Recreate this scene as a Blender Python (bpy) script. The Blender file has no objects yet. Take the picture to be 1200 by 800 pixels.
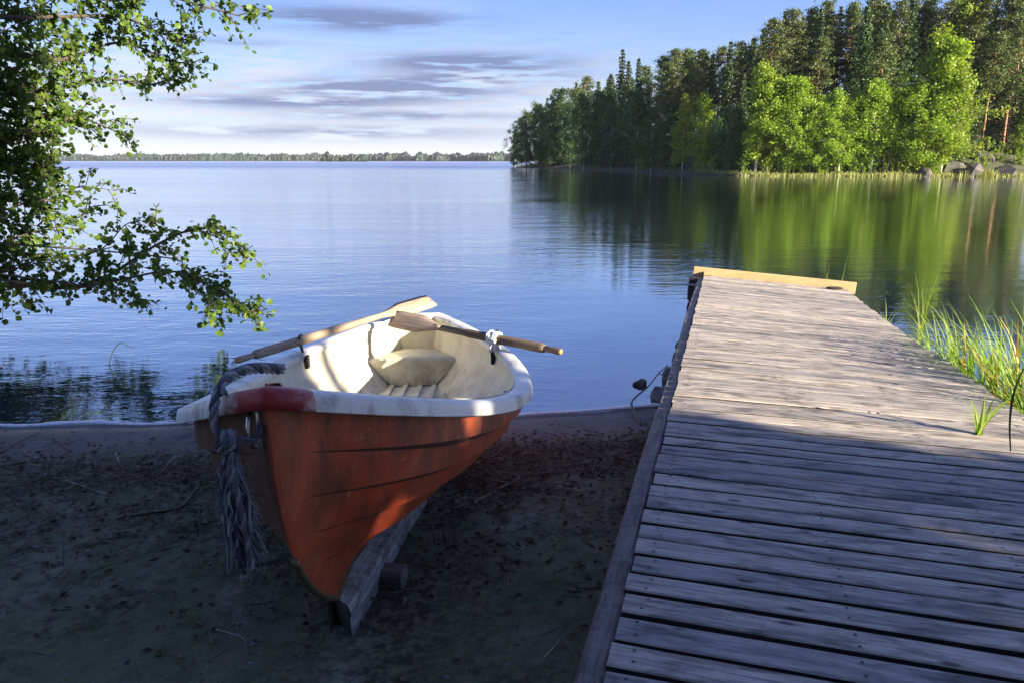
import bpy, bmesh, math, random
import numpy as np
from mathutils import Vector, Matrix, noise as mnoise
R = math.radians
S = bpy.context.scene
COL = S.collection
# ------------------------------------------------------------------ camera, sky, sun, exposure
FPX = 855.0
PITCH = math.atan(212 / FPX)
CAMZ = 2.05
cam_d = bpy.data.cameras.new('camera')
cam_d.sensor_width = 36
cam_d.lens = 36 * FPX / 1200
cam_d.clip_start = 0.05
cam_d.clip_end = 30000
cam = bpy.data.objects.new('camera', cam_d)
COL.objects.link(cam)
cam.location = (0, 0, CAMZ)
cam.rotation_euler = (R(90) - PITCH, 0, 0)
S.camera = cam
SUN_EL = R(17)
SUN_AZ = R(127)          # clockwise from +Y
SUNV = Vector((math.sin(SUN_AZ) * math.cos(SUN_EL), math.cos(SUN_AZ) * math.cos(SUN_EL), math.sin(SUN_EL)))
W = bpy.data.worlds.new('World')
S.world = W
W.use_nodes = True
SKY_STRENGTH = 0.055
SUN_STRENGTH = 5.0
S.view_settings.view_transform = 'Standard'
S.view_settings.look = 'None'
S.view_settings.gamma = 1
S.view_settings.use_curve_mapping = False
EXPO = 2.15
S.view_settings.exposure = EXPO
sd = bpy.data.lights.new('sun', 'SUN')
sd.energy = SUN_STRENGTH
sd.angle = R(0.5)
sd.color = (1.0, 0.87, 0.68)
so = bpy.data.objects.new('sun', sd)
COL.objects.link(so)
so.rotation_euler = SUNV.to_track_quat('Z', 'Y').to_euler()


class NT:
    """small helper to write node trees"""
    def __init__(s, nt):
        s.nt = nt
        s.n = nt.nodes
        s.n.clear()

    def node(s, t, **kw):
        n = s.n.new(t)
        for k, v in kw.items():
            if k.startswith('i_'):
                n.inputs[k[2:].replace('_', ' ')].default_value = v
            else:
                setattr(n, k, v)
        return n

    def link(s, a, b):
        s.nt.links.new(a, b)

    def math(s, op, a, b=None, c=None, clamp=False):
        n = s.n.new('ShaderNodeMath')
        n.operation = op
        n.use_clamp = clamp
        for i, v in enumerate((a, b, c)):
            if v is None:
                continue
            if isinstance(v, (int, float)):
                n.inputs[i].default_value = v
            else:
                s.link(v, n.inputs[i])
        return n.outputs[0]

    def ramp(s, fac, pts, interp='LINEAR'):
        n = s.n.new('ShaderNodeValToRGB')
        n.color_ramp.interpolation = interp
        e = n.color_ramp.elements
        while len(e) < len(pts):
            e.new(0.5)
        for i, (p, c) in enumerate(pts):
            e[i].position = p
            if isinstance(c, (int, float)):
                c = (c, c, c)
            e[i].color = (*c, 1)
        s.link(fac, n.inputs[0])
        return n.outputs[0]

    def mix(s, fac, a, b, mode='MIX'):
        n = s.n.new('ShaderNodeMix')
        n.data_type = 'RGBA'
        n.blend_type = mode
        for k, v in ((0, fac), (6, a), (7, b)):
            if isinstance(v, (int, float)):
                n.inputs[k].default_value = v if k == 0 else (v, v, v, 1)
            elif isinstance(v, tuple):
                n.inputs[k].default_value = (*v, 1) if len(v) == 3 else v
            else:
                s.link(v, n.inputs[k])
        return n.outputs[2]

    def noise(s, vec, scale, detail=4, rough=0.55, dist=0.0):
        n = s.n.new('ShaderNodeTexNoise')
        n.inputs['Scale'].default_value = scale
        n.inputs['Detail'].default_value = detail
        n.inputs['Roughness'].default_value = rough
        n.inputs['Distortion'].default_value = dist
        if vec is not None:
            s.link(vec, n.inputs['Vector'])
        return n.outputs[0]

    def mapping(s, vec, scale=(1, 1, 1), loc=(0, 0, 0), rot=(0, 0, 0)):
        n = s.n.new('ShaderNodeMapping')
        n.inputs['Scale'].default_value = scale
        n.inputs['Location'].default_value = loc
        n.inputs['Rotation'].default_value = rot
        s.link(vec, n.inputs['Vector'])
        return n.outputs[0]


# ---- sky with thin evening cloud streaks
w = NT(W.node_tree)
geo = w.node('ShaderNodeTexCoord')
sep = w.node('ShaderNodeSeparateXYZ')
w.link(geo.outputs['Generated'], sep.inputs[0])
sky = w.node('ShaderNodeTexSky', sky_type='NISHITA')
sky.sun_disc = False
sky.sun_elevation = SUN_EL
sky.sun_rotation = SUN_AZ
sky.air_density = 1.0
sky.dust_density = 0.4
sky.ozone_density = 3.0
az = w.math('ARCTAN2', sep.outputs[0], sep.outputs[1])
el = w.math('ARCSINE', sep.outputs[2])
cv = w.node('ShaderNodeCombineXYZ')
w.link(az, cv.inputs[0])
w.link(el, cv.inputs[1])
KS = 1 / (SKY_STRENGTH * 2 ** EXPO)
nish = w.mix(1.0, sky.outputs[0], (0.92, 0.92, 1.05), 'MULTIPLY')
elev = w.math('DIVIDE', el, R(90), clamp=True)
grad = w.ramp(elev, [(0.0, (0.66, 0.74, 0.92)), (0.05, (0.40, 0.57, 0.96)), (0.12, (0.27, 0.44, 0.98)), (0.3, (0.21, 0.31, 0.95)), (1.0, (0.23, 0.34, 0.76))])
grad = w.mix(1.0, grad, (KS, KS, KS), 'MULTIPLY')
base = w.mix(0.72, nish, grad)
n_str = w.noise(w.mapping(cv.outputs[0], (3.2, 34, 1)), 1.6, 6, 0.6, 0.4)
n_fine = w.noise(w.mapping(cv.outputs[0], (6, 60, 1), (3, 1, 0)), 2.0, 5, 0.6)
n_big = w.noise(w.mapping(cv.outputs[0], (2.2, 9, 1), (1.3, 0.4, 0)), 1.5, 4, 0.55)


def bump(v, c, wd):          # 1 at c, falling to 0 at distance wd
    t = w.math('DIVIDE', w.math('SUBTRACT', v, c), wd)
    return w.math('POWER', 2.718, w.math('MULTIPLY', w.math('MULTIPLY', t, t), -1.0))


def streak(a, e, wa, we, amp):
    m = w.math('MULTIPLY', bump(az, R(a), R(wa)), bump(el, R(e), R(we)))
    return w.math('MULTIPLY', m, amp)


def add(*a):
    r = a[0]
    for b in a[1:]:
        r = w.math('ADD', r, b)
    return r


# pale whitish veil low over the lake, and white wisps above it
veil = w.math('MULTIPLY', w.ramp(n_fine, [(0.34, 0.0), (0.60, 1.0)]),
              w.math('MULTIPLY', bump(el, R(4.2), R(3.4)), 1.0))
veil = w.math('MULTIPLY', veil, w.ramp(w.math('MULTIPLY_ADD', az, 0.5, 0.5), [(0.0, 0.8), (0.46, 1), (0.62, 0.5), (1, 0.3)]))
low = w.math('MULTIPLY', bump(el, R(0.6), R(2.0)), 0.45)
wisp = w.math('MULTIPLY', w.ramp(n_big, [(0.50, 0.0), (0.74, 1.0)]), 0.22)
c1 = w.mix(w.math('MAXIMUM', wisp, w.math('MAXIMUM', veil, low)), base, (0.90 * KS, 0.91 * KS, 1.0 * KS))
# grey-blue streaks; their outline is broken up by the noise
dark = add(streak(-11, 9.7, 7.0, 0.75, 1.35), streak(-3, 6.9, 7.5, 0.75, 1.3), streak(-9, 5.0, 9, 0.8, 1.3), streak(-1, 5.9, 6, 0.35, 0.9),
           streak(-17, 4.0, 9, 0.45, 0.9), streak(-20, 7.8, 5, 0.4, 0.5), streak(-14, 2.0, 14, 0.55, 0.75), streak(-8, 3.2, 9, 0.35, 0.8),
           streak(-33, 5.2, 6, 0.6, 0.6), streak(28, 8, 12, 1.2, 0.4), streak(-50, 12, 20, 2.0, 0.7))
tear = w.math('MULTIPLY_ADD', n_fine, 0.6, w.math('MULTIPLY', n_str, 0.6))
dark = w.math('MULTIPLY', dark, w.ramp(tear, [(0.50, 0.0), (0.62, 1.0)]))
dark = w.math('MULTIPLY', dark, 1.1, clamp=True)
c2 = w.mix(w.math('MULTIPLY', dark, 0.88), c1, (0.21 * KS, 0.27 * KS, 0.50 * KS))
bg = w.node('ShaderNodeBackground', i_Strength=SKY_STRENGTH)
w.link(c2, bg.inputs[0])
out = w.node('ShaderNodeOutputWorld')
w.link(bg.outputs[0], out.inputs[0])

rng = np.random.default_rng(7)
random.seed(7)


# ------------------------------------------------------------------ helpers
def ray(x, y):
    c, s = math.cos(PITCH), math.sin(PITCH)
    U = 400 - y
    return Vector(((x - 600) / FPX, c + U * s / FPX, -s + U * c / FPX))


def at_dist(x, y, d):            # a point seen in direction (x, y) of the photo, d metres ahead
    r = ray(x, y)
    return Vector((0, 0, CAMZ)) + r * (d / r.y)


def ground_at(x, y, z):          # where that direction meets height z
    r = ray(x, y)
    return Vector((0, 0, CAMZ)) + r * ((z - CAMZ) / r.z)


def mesh_obj(name, V, F, mats, parent=None, smooth=False, midx=None):
    me = bpy.data.meshes.new(name)
    me.from_pydata([tuple(v) for v in V], [], [tuple(f) for f in F])
    for m in (mats if isinstance(mats, (list, tuple)) else [mats]):
        me.materials.append(m)
    if smooth:
        me.polygons.foreach_set('use_smooth', [True] * len(me.polygons))
    if midx is not None:
        me.polygons.foreach_set('material_index', midx)
    me.update()
    o = bpy.data.objects.new(name, me)
    COL.objects.link(o)
    if parent:
        o.parent = parent
    return o


class MB:
    """collects shapes for one mesh"""
    def __init__(s):
        s.V = []
        s.F = []
        s.M = []
        s.n = 0

    def add(s, V, F, m=0):
        s.V.extend(V)
        s.F.extend([tuple(i + s.n for i in f) for f in F])
        s.M.extend([m] * len(F))
        s.n += len(V)

    def tube(s, pts, rad, seg=8, m=0, cap=True, sx=1.0, sy=1.0):
        pts = [Vector(p) for p in pts]
        n = len(pts)
        if not hasattr(rad, '__len__'):
            rad = [rad] * n
        V = []
        F = []
        up = None
        for i in range(n):
            t = (pts[min(i + 1, n - 1)] - pts[max(i - 1, 0)])
            if t.length < 1e-9:
                t = Vector((0, 0, 1))
            t.normalize()
            if up is None:
                a = Vector((0, 0, 1)) if abs(t.z) < 0.9 else Vector((1, 0, 0))
                up = (a - t * a.dot(t)).normalized()
            else:
                up = (up - t * up.dot(t))
                up = up.normalized() if up.length > 1e-6 else Vector((1, 0, 0))
            sd_ = t.cross(up)
            for k in range(seg):
                a = 2 * math.pi * k / seg
                V.append(pts[i] + (sd_ * math.cos(a) * sx + up * math.sin(a) * sy) * rad[i])
        for i in range(n - 1):
            for k in range(seg):
                k2 = (k + 1) % seg
                F.append((i * seg + k, i * seg + k2, (i + 1) * seg + k2, (i + 1) * seg + k))
        if cap:
            F.append(tuple(range(seg))[::-1])
            F.append(tuple((n - 1) * seg + k for k in range(seg)))
        s.add(V, F, m)

    def box(s, c, size, m=0, rot=None, bev=0.0):
        bm = bmesh.new()
        bmesh.ops.create_cube(bm, size=1)
        bmesh.ops.scale(bm, vec=size, verts=bm.verts)
        if bev > 0:
            bmesh.ops.bevel(bm, geom=bm.edges[:], offset=bev, segments=2, affect='EDGES', profile=0.6)
        M = Matrix.Translation(c) @ (rot.to_4x4() if rot else Matrix())
        bm.verts.ensure_lookup_table()
        V = [M @ v.co for v in bm.verts]
        F = [[v.index for v in f.verts] for f in bm.faces]
        bm.free()
        s.add(V, F, m)

    def build(s, name, mats, parent=None, smooth=False):
        return mesh_obj(name, s.V, s.F, mats, parent, smooth, s.M)


def smooth_path(pts, n):
    pts = [Vector(p) for p in pts]
    out_ = []
    m = len(pts) - 1
    for i in range(n):
        t = i / (n - 1) * m
        k = min(int(t), m - 1)
        u = t - k
        p0 = pts[max(k - 1, 0)]
        p1 = pts[k]
        p2 = pts[k + 1]
        p3 = pts[min(k + 2, m)]
        out_.append(0.5 * ((2 * p1) + (p2 - p0) * u + (2 * p0 - 5 * p1 + 4 * p2 - p3) * u * u + (3 * p1 - p0 - 3 * p2 + p3) * u ** 3))
    return out_


def thing(name, label, cat, loc=(0, 0, 0), group=None):
    o = bpy.data.objects.new(name, None)
    o.empty_display_size = 0.2
    COL.objects.link(o)
    o.location = loc
    tag(o, label, cat, group)
    return o


def tag(o, label=None, cat=None, group=None, kind=None):
    if label:
        o['label'] = label
    if cat:
        o['category'] = cat
    if group:
        o['group'] = group
    if kind:
        o['kind'] = kind
    return o


def fractal(x, y, z=0.0, o=4):
    return mnoise.fractal(Vector((x, y, z)), 1.0, 2.0, o)


# ------------------------------------------------------------------ materials
def mat(name):
    m = bpy.data.materials.new(name)
    m.use_nodes = True
    t = NT(m.node_tree)
    o = t.node('ShaderNodeOutputMaterial')
    b = t.node('ShaderNodeBsdfPrincipled')
    t.link(b.outputs[0], o.inputs[0])
    return m, t, b, o


def setc(t, b, col, rough=None, spec=None):
    if isinstance(col, tuple):
        b.inputs['Base Color'].default_value = (*col, 1)
    else:
        t.link(col, b.inputs['Base Color'])
    if rough is not None:
        if isinstance(rough, (int, float)):
            b.inputs['Roughness'].default_value = rough
        else:
            t.link(rough, b.inputs['Roughness'])
    if spec is not None:
        b.inputs['Specular IOR Level'].default_value = spec


def set_bump(t, b, h, strength=0.5, dist=0.01):
    n = t.node('ShaderNodeBump')
    n.inputs['Strength'].default_value = strength
    n.inputs['Distance'].default_value = dist
    t.link(h, n.inputs['Height'])
    t.link(n.outputs[0], b.inputs['Normal'])


def simple(name, col, rough=0.6, var=0.25, scale=12, metal=0.0, bumpd=0.002, spec=0.5):
    m, t, b, o = mat(name)
    tc = t.node('ShaderNodeTexCoord').outputs['Object']
    nz = t.noise(tc, scale, 6, 0.6)
    c0 = tuple(c * (1 - var) for c in col)
    c1_ = tuple(min(1, c * (1 + var)) for c in col)
    setc(t, b, t.ramp(nz, [(0.3, c0), (0.7, c1_)]), rough, spec)
    b.inputs['Metallic'].default_value = metal
    if bumpd:
        set_bump(t, b, t.noise(tc, scale * 4, 5), 0.4, bumpd)
    return m


def wood(name, light, dark, stretch=(1.2, 22, 22), rough=0.75, stain=0.5, rand=True, bumpd=0.004, stainc=None):
    m, t, b, o = mat(name)
    tc = t.node('ShaderNodeTexCoord').outputs['Object']
    if rand:
        oi = t.node('ShaderNodeObjectInfo')
        off = t.node('ShaderNodeVectorMath', operation='SCALE')
        cx = t.node('ShaderNodeCombineXYZ')
        cx.inputs[0].default_value = 37
        cx.inputs[1].default_value = 61
        cx.inputs[2].default_value = 23
        t.link(cx.outputs[0], off.inputs[0])
        t.link(oi.outputs['Random'], off.inputs['Scale'])
        av = t.node('ShaderNodeVectorMath', operation='ADD')
        t.link(tc, av.inputs[0])
        t.link(off.outputs[0], av.inputs[1])
        tc = av.outputs[0]
    grain = t.noise(t.mapping(tc, stretch), 3.0, 8, 0.65, 0.6)
    fine = t.noise(t.mapping(tc, (stretch[0] * 2, stretch[1] * 4, stretch[2] * 4)), 5.0, 5, 0.6)
    blot = t.noise(t.mapping(tc, (1.6, 5, 5)), 1.7, 6, 0.62, 1.2)
    g = t.math('MULTIPLY_ADD', fine, 0.45, t.math('MULTIPLY', grain, 0.6))
    c = t.ramp(g, [(0.36, dark), (0.5, tuple((a + b_) / 2 for a, b_ in zip(light, dark))), (0.62, light)])
    sc = stainc or tuple(d * 0.35 for d in dark)
    st = t.math('MULTIPLY', t.ramp(blot, [(0.46, 0.0), (0.66, 1.0)]), stain)
    c = t.mix(st, c, sc)
    if rand:
        vk = t.node('ShaderNodeTexVoronoi', i_Scale=1.0)
        t.link(t.mapping(tc, (3.2, 9.0, 3.0)), vk.inputs['Vector'])
        kn = t.ramp(t.math('ADD', vk.outputs['Distance'], t.math('MULTIPLY', fine, 0.06)), [(0.10, 0.85), (0.17, 0.0)])
        c = t.mix(kn, c, (0.035, 0.026, 0.02))
        tone = t.ramp(oi.outputs['Random'], [(0, (0.66, 0.68, 0.72)), (0.35, (1.08, 1.05, 1.0)), (0.6, (0.82, 0.83, 0.85)), (1, (1.25, 1.2, 1.1))])
        c = t.mix(1.0, c, tone, 'MULTIPLY')
    setc(t, b, c, rough, 0.35)
    set_bump(t, b, t.math('MULTIPLY_ADD', fine, 0.6, grain), 0.55, bumpd)
    return m


def foliage(name, a, bcol, trans=0.35, objvar=0.25, rough=0.5):
    m = bpy.data.materials.new(name)
    m.use_nodes = True
    t = NT(m.node_tree)
    o = t.node('ShaderNodeOutputMaterial')
    g = t.node('ShaderNodeNewGeometry')
    oi = t.node('ShaderNodeObjectInfo')
    c = t.ramp(g.outputs['Random Per Island'], [(0, a), (1, bcol)])
    hs = t.node('ShaderNodeHueSaturation')
    t.link(c, hs.inputs['Color'])
    t.link(t.math('MULTIPLY_ADD', oi.outputs['Random'], 0.03, 0.485), hs.inputs['Hue'])
    t.link(t.math('MULTIPLY_ADD', oi.outputs['Random'], objvar * 2, 1 - objvar), hs.inputs['Value'])
    b = t.node('ShaderNodeBsdfPrincipled')
    t.link(hs.outputs[0], b.inputs['Base Color'])
    b.inputs['Roughness'].default_value = rough
    b.inputs['Specular IOR Level'].default_value = 0.3
    tr = t.node('ShaderNodeBsdfTranslucent')
    tint = t.mix(1.0, hs.outputs[0], (1.05, 1.2, 0.55), 'MULTIPLY')
    t.link(tint, tr.inputs[0])
    mx = t.node('ShaderNodeMixShader')
    mx.inputs[0].default_value = trans
    t.link(b.outputs[0], mx.inputs[1])
    t.link(tr.outputs[0], mx.inputs[2])
    t.link(mx.outputs[0], o.inputs[0])
    return m


M_DECK = wood('deck_wood', (0.47, 0.42, 0.37), (0.125, 0.115, 0.105), stain=0.75, stainc=(0.04, 0.038, 0.036))
M_GAPSHADE = simple('gap_shade_side', (0.022, 0.02, 0.018), 0.9, 0.4, 14)  # near-black colour paints the shade of the gaps onto the plank sides
M_LOG = wood('weathered_log', (0.22, 0.19, 0.165), (0.075, 0.065, 0.058), stretch=(14, 1.0, 14), stain=0.45, rand=False, bumpd=0.006)
M_NEWWOOD = wood('new_pine', (0.44, 0.33, 0.175), (0.33, 0.225, 0.10), stain=0.25, rand=False, stainc=(0.3, 0.16, 0.05))
M_OLDBEAM = wood('old_timber', (0.46, 0.44, 0.42), (0.13, 0.12, 0.11), stretch=(14, 0.8, 14), stain=0.7, rand=False, bumpd=0.008)
M_ROTSHADE = simple('rotten_shaded_end', (0.03, 0.026, 0.022), 0.95, 0.5, 30)  # rotted end grain, with its shade painted into the dark colour
M_OAR = wood('oar_wood', (0.42, 0.33, 0.24), (0.17, 0.12, 0.085), stretch=(1.0, 26, 26), stain=0.45, rand=False, bumpd=0.002, stainc=(0.1, 0.07, 0.045))
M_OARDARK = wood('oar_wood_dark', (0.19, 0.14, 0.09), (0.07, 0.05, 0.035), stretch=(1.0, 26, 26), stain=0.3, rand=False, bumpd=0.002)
M_OARTIP = simple('cut_end_grain', (0.62, 0.36, 0.16), 0.7, 0.15, 60)
M_NAIL = simple('nail_iron', (0.03, 0.026, 0.025), 0.6, 0.2, 30, 0.3)
M_BLACK = simple('dark_hole_black', (0.012, 0.012, 0.013), 0.5, 0.3, 20)
M_STEEL = simple('galvanised_steel', (0.55, 0.56, 0.58), 0.3, 0.15, 40, 1.0, 0.0005)
M_BRASS = simple('worn_keel_band', (0.12, 0.10, 0.05), 0.5, 0.3, 30, 0.5)
M_CLOTH = simple('white_cloth', (0.78, 0.76, 0.70), 0.9, 0.12, 40)
M_STICK = simple('dead_stick', (0.13, 0.10, 0.075), 0.85, 0.4, 30)
M_STICKPALE = simple('bleached_stick', (0.38, 0.35, 0.30), 0.85, 0.25, 30)
M_ROCK = simple('lake_stone', (0.075, 0.07, 0.065), 0.55, 0.5, 6, 0.0, 0.02)
M_BARK = simple('dark_bark', (0.055, 0.045, 0.035), 0.9, 0.45, 14, 0, 0.01)
M_BIRCH = simple('birch_bark', (0.52, 0.49, 0.44), 0.8, 0.4, 5, 0, 0.01)
M_PINEBARK = simple('pine_bark', (0.30, 0.155, 0.085), 0.85, 0.4, 3, 0, 0.02)
M_SPRUCEBARK = simple('spruce_bark', (0.10, 0.075, 0.06), 0.9, 0.4, 3, 0, 0.02)
M_ALDER = foliage('alder_leaf', (0.035, 0.085, 0.012), (0.12, 0.195, 0.028), 0.38, 0.05)
M_BIRCHLEAF = foliage('birch_leaf', (0.13, 0.21, 0.02), (0.26, 0.34, 0.035), 0.45, 0.14)
M_DARKLEAF = foliage('shade_leaf', (0.03, 0.07, 0.026), (0.07, 0.125, 0.036), 0.32, 0.2)
M_SPRUCE = foliage('spruce_needle', (0.022, 0.052, 0.02), (0.07, 0.115, 0.03), 0.2, 0.25)
M_PINE = foliage('pine_needle', (0.045, 0.075, 0.024), (0.125, 0.15, 0.04), 0.22, 0.2)
M_REED = foliage('reed_green', (0.14, 0.22, 0.03), (0.30, 0.38, 0.07), 0.45, 0.1)
M_REEDDARK = foliage('reed_dark', (0.02, 0.035, 0.012), (0.03, 0.05, 0.015), 0.2, 0.05)
M_DRY = foliage('dry_reed', (0.40, 0.15, 0.05), (0.58, 0.27, 0.09), 0.3, 0.1)
M_STRAW = foliage('straw_reed', (0.16, 0.19, 0.04), (0.34, 0.31, 0.12), 0.3, 0.1)
M_MOSS = simple('forest_floor', (0.05, 0.055, 0.022), 0.95, 0.5, 0.5, 0, 0.05)
M_GRANITE = simple('granite', (0.06, 0.056, 0.05), 0.9, 0.6, 1.3, 0, 0.1)
M_FAR = foliage('far_wood', (0.008, 0.019, 0.014), (0.018, 0.032, 0.018), 0.0, 0.1)

# boat paints
m, t, b, o = mat('faded_orange_gelcoat')
tc = t.node('ShaderNodeTexCoord').outputs['Object']
sp = t.node('ShaderNodeSeparateXYZ')
t.link(tc, sp.inputs[0])
n1 = t.noise(tc, 2.2, 5, 0.6, 0.5)
n2 = t.noise(t.mapping(tc, (1, 1, 0.35)), 7, 6, 0.65, 0.6)
n3 = t.noise(t.mapping(tc, (6, 6, 1.2), (0, 0, 0), (0.4, 0.5, 0)), 9, 4, 0.7, 1.5)
c = t.ramp(n1, [(0.30, (0.28, 0.042, 0.016)), (0.5, (0.48, 0.075, 0.025)), (0.7, (0.56, 0.125, 0.05))])
grime_and_port = t.math('MULTIPLY', t.ramp(n2, [(0.40, 0.0), (0.60, 1.0)]), t.ramp(sp.outputs[2], [(0.25, 0.35), (0.8, 0.8)]))
port = t.ramp(t.math('MULTIPLY_ADD', sp.outputs[1], 4.0, 0.5), [(0.42, 0.93), (0.52, 0.0)])  # much darker over the whole port side
grime_and_port = t.math('MAXIMUM', grime_and_port, t.math('MULTIPLY', port, t.ramp(n1, [(0.3, 0.88), (0.7, 1.0)])))
c = t.mix(grime_and_port, c, (0.075, 0.05, 0.03))
n4 = t.noise(t.mapping(tc, (3, 3, 22), (2, 0, 0), (0.9, 0.3, 0.4)), 5, 3, 0.6, 2.0)
scr = t.math('MAXIMUM', t.math('MULTIPLY', t.ramp(n3, [(0.58, 0.0), (0.66, 1.0)]), 0.35), t.math('MULTIPLY', t.ramp(n4, [(0.66, 0.0), (0.69, 1.0)]), 0.5))
c = t.mix(scr, c, (0.58, 0.32, 0.2))
setc(t, b, c, t.ramp(n2, [(0.3, 0.36), (0.7, 0.6)]), 0.45)
set_bump(t, b, n2, 0.25, 0.004)
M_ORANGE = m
m, t, b, o = mat('cream_gelcoat')
tc = t.node('ShaderNodeTexCoord').outputs['Object']
sp = t.node('ShaderNodeSeparateXYZ')
t.link(tc, sp.inputs[0])
n1 = t.noise(tc, 3.0, 6, 0.62, 0.6)
n2 = t.noise(t.mapping(tc, (1, 1, 0.7)), 7, 7, 0.7, 0.3)
c = t.ramp(n1, [(0.3, (0.56, 0.52, 0.38)), (0.6, (0.66, 0.63, 0.49))])
dirt = t.math('MULTIPLY', t.ramp(n2, [(0.44, 0.0), (0.64, 1.0)]), t.ramp(sp.outputs[2], [(0.05, 0.7), (0.35, 0.32), (0.7, 0.12)]))
c = t.mix(dirt, c, (0.12, 0.10, 0.06))
setc(t, b, c, 0.5, 0.4)
set_bump(t, b, n2, 0.2, 0.003)
M_CREAM = m
m, t, b, o = mat('white_gelcoat')
tc = t.node('ShaderNodeTexCoord').outputs['Object']
n1 = t.noise(tc, 5, 7, 0.65, 0.4)
c = t.ramp(n1, [(0.36, (0.26, 0.26, 0.22)), (0.47, (0.60, 0.60, 0.57)), (0.7, (0.72, 0.72, 0.70))])
setc(t, b, c, 0.42, 0.45)
set_bump(t, b, n1, 0.2, 0.003)
M_WHITE = m
M_LAPSHADE = simple('lap_shade_strip', (0.06, 0.02, 0.012), 0.8, 0.4, 20)  # shade lines of the plank overhangs, painted as dark strips
m, t, b, o = mat('dark_red_paint')
tc = t.node('ShaderNodeTexCoord').outputs['Object']
nn_ = t.noise(tc, 14, 7, 0.7, 0.5)
sp = t.node('ShaderNodeSeparateXYZ')
t.link(tc, sp.inputs[0])
worn = t.math('ADD', t.math('MULTIPLY', nn_, 0.6), t.math('MULTIPLY', t.math('ABSOLUTE', sp.outputs[1]), 1.9))
c = t.ramp(t.noise(tc, 6, 5), [(0.3, (0.17, 0.016, 0.02)), (0.7, (0.34, 0.026, 0.032))])
c = t.mix(t.ramp(worn, [(0.46, 0.0), (0.62, 0.95)]), c, (0.50, 0.46, 0.44))
setc(t, b, c, 0.42, 0.4)
set_bump(t, b, nn_, 0.3, 0.003)
M_RED = m
m, t, b, o = mat('mooring_rope_fibre')
g = t.node('ShaderNodeNewGeometry')
c = t.ramp(g.outputs['Random Per Island'], [(0, (0.03, 0.03, 0.05)), (0.35, (0.09, 0.09, 0.125)), (0.65, (0.26, 0.27, 0.31)), (0.85, (0.08, 0.13, 0.135)), (1, (0.14, 0.10, 0.15))])
setc(t, b, c, 0.9, 0.2)
M_ROPE = m

# beach sand: dark mixed soil, bare brown sand close to the water
m, t, b, o = mat('dark_beach_sand')
tc = t.node('ShaderNodeTexCoord').outputs['Object']
sp = t.node('ShaderNodeSeparateXYZ')
t.link(tc, sp.inputs[0])
n1 = t.noise(tc, 1.4, 7, 0.65, 0.5)
n2 = t.noise(tc, 18, 6, 0.7)
n0 = t.noise(tc, 0.75, 4, 0.6, 0.8)
n3 = t.noise(tc, 140, 3, 0.6)
c = t.ramp(n1, [(0.3, (0.105, 0.135, 0.045)), (0.46, (0.185, 0.205, 0.105)), (0.58, (0.22, 0.22, 0.14)), (0.7, (0.34, 0.35, 0.26))])
c = t.mix(t.math('MULTIPLY', t.ramp(n2, [(0.42, 0.0), (0.56, 1.0)]), t.ramp(n0, [(0.40, 0.15), (0.58, 0.8)])), c, (0.026, 0.022, 0.014))
sand = t.ramp(n2, [(0.35, (0.19, 0.16, 0.14)), (0.65, (0.26, 0.225, 0.20))])
zf = t.math('ADD', sp.outputs[2], t.math('MULTIPLY', t.math('SUBTRACT', n1, 0.5), 0.12))
c = t.mix(t.ramp(zf, [(0.075, 1.0), (0.115, 0.0)]), c, sand)
c = t.mix(t.ramp(sp.outputs[2], [(0.012, 0.8), (0.055, 0.0)]), c, (0.05, 0.045, 0.04))
pale_specks = t.ramp(n3, [(0.66, 0.0), (0.74, 1.0)])  # pale specks mixed into the sand colour
c = t.mix(t.math('MULTIPLY', pale_specks, 0.35), c, (0.24, 0.23, 0.23))
setc(t, b, c, t.ramp(sp.outputs[2], [(0.01, 0.16), (0.06, 0.9)]), 0.3)
set_bump(t, b, t.math('MULTIPLY_ADD', n2, 1.0, t.math('MULTIPLY', n3, 0.45)), 1.0, 0.04)
M_SAND = m

# lake water
m, t, b, o = mat('lake_water')
tc = t.node('ShaderNodeTexCoord').outputs['Object']
wv1 = t.noise(t.mapping(tc, (1.0, 2.6, 1), (0, 0, 0), (0, 0, R(-9))), 1.1, 3, 0.5, 0.6)
wv2 = t.noise(t.mapping(tc, (1.0, 2.2, 1), (5, 2, 0), (0, 0, R(12))), 4.6, 3, 0.5, 0.4)
wv3 = t.noise(t.mapping(tc, (1.0, 3.0, 1), (9, 4, 0), (0, 0, R(4))), 0.22, 2, 0.5)
lane = t.noise(t.mapping(tc, (0.10, 0.9, 1)), 0.06, 3, 0.5)
lane = t.ramp(lane, [(0.40, 0.35), (0.60, 1.0)])
far_ = t.node('ShaderNodeSeparateXYZ')
t.link(tc, far_.inputs[0])
windy = t.ramp(t.math('DIVIDE', far_.outputs[1], 2500.0), [(0.062, 0.0), (0.10, 1.0)])
hgt_ = t.math('MULTIPLY_ADD', wv2, 0.34, t.math('MULTIPLY_ADD', wv1, 0.62, t.math('MULTIPLY', wv3, 1.2)))
shel = t.math('DIVIDE', far_.outputs[0], t.math('ADD', t.math('ABSOLUTE', far_.outputs[1]), 6.0))
shel = t.ramp(t.math('MULTIPLY_ADD', shel, 2.0, 0.5), [(0.46, 1.35), (0.66, 0.42)])
hgt_ = t.math('MULTIPLY', hgt_, t.math('MULTIPLY_ADD', windy, 9.0, t.math('MULTIPLY', lane, shel)))
openw = t.math('MULTIPLY', t.math('SUBTRACT', shel, 0.42), t.ramp(t.math('DIVIDE', far_.outputs[1], 120.0), [(0.1, 0.0), (0.5, 0.10)]))
setc(t, b, (0.006, 0.012, 0.026), 0.3, 0.0)
bn = t.node('ShaderNodeBump')
bn.inputs['Strength'].default_value = 1.0
bn.inputs['Distance'].default_value = 0.026
t.link(hgt_, bn.inputs['Height'])
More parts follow.
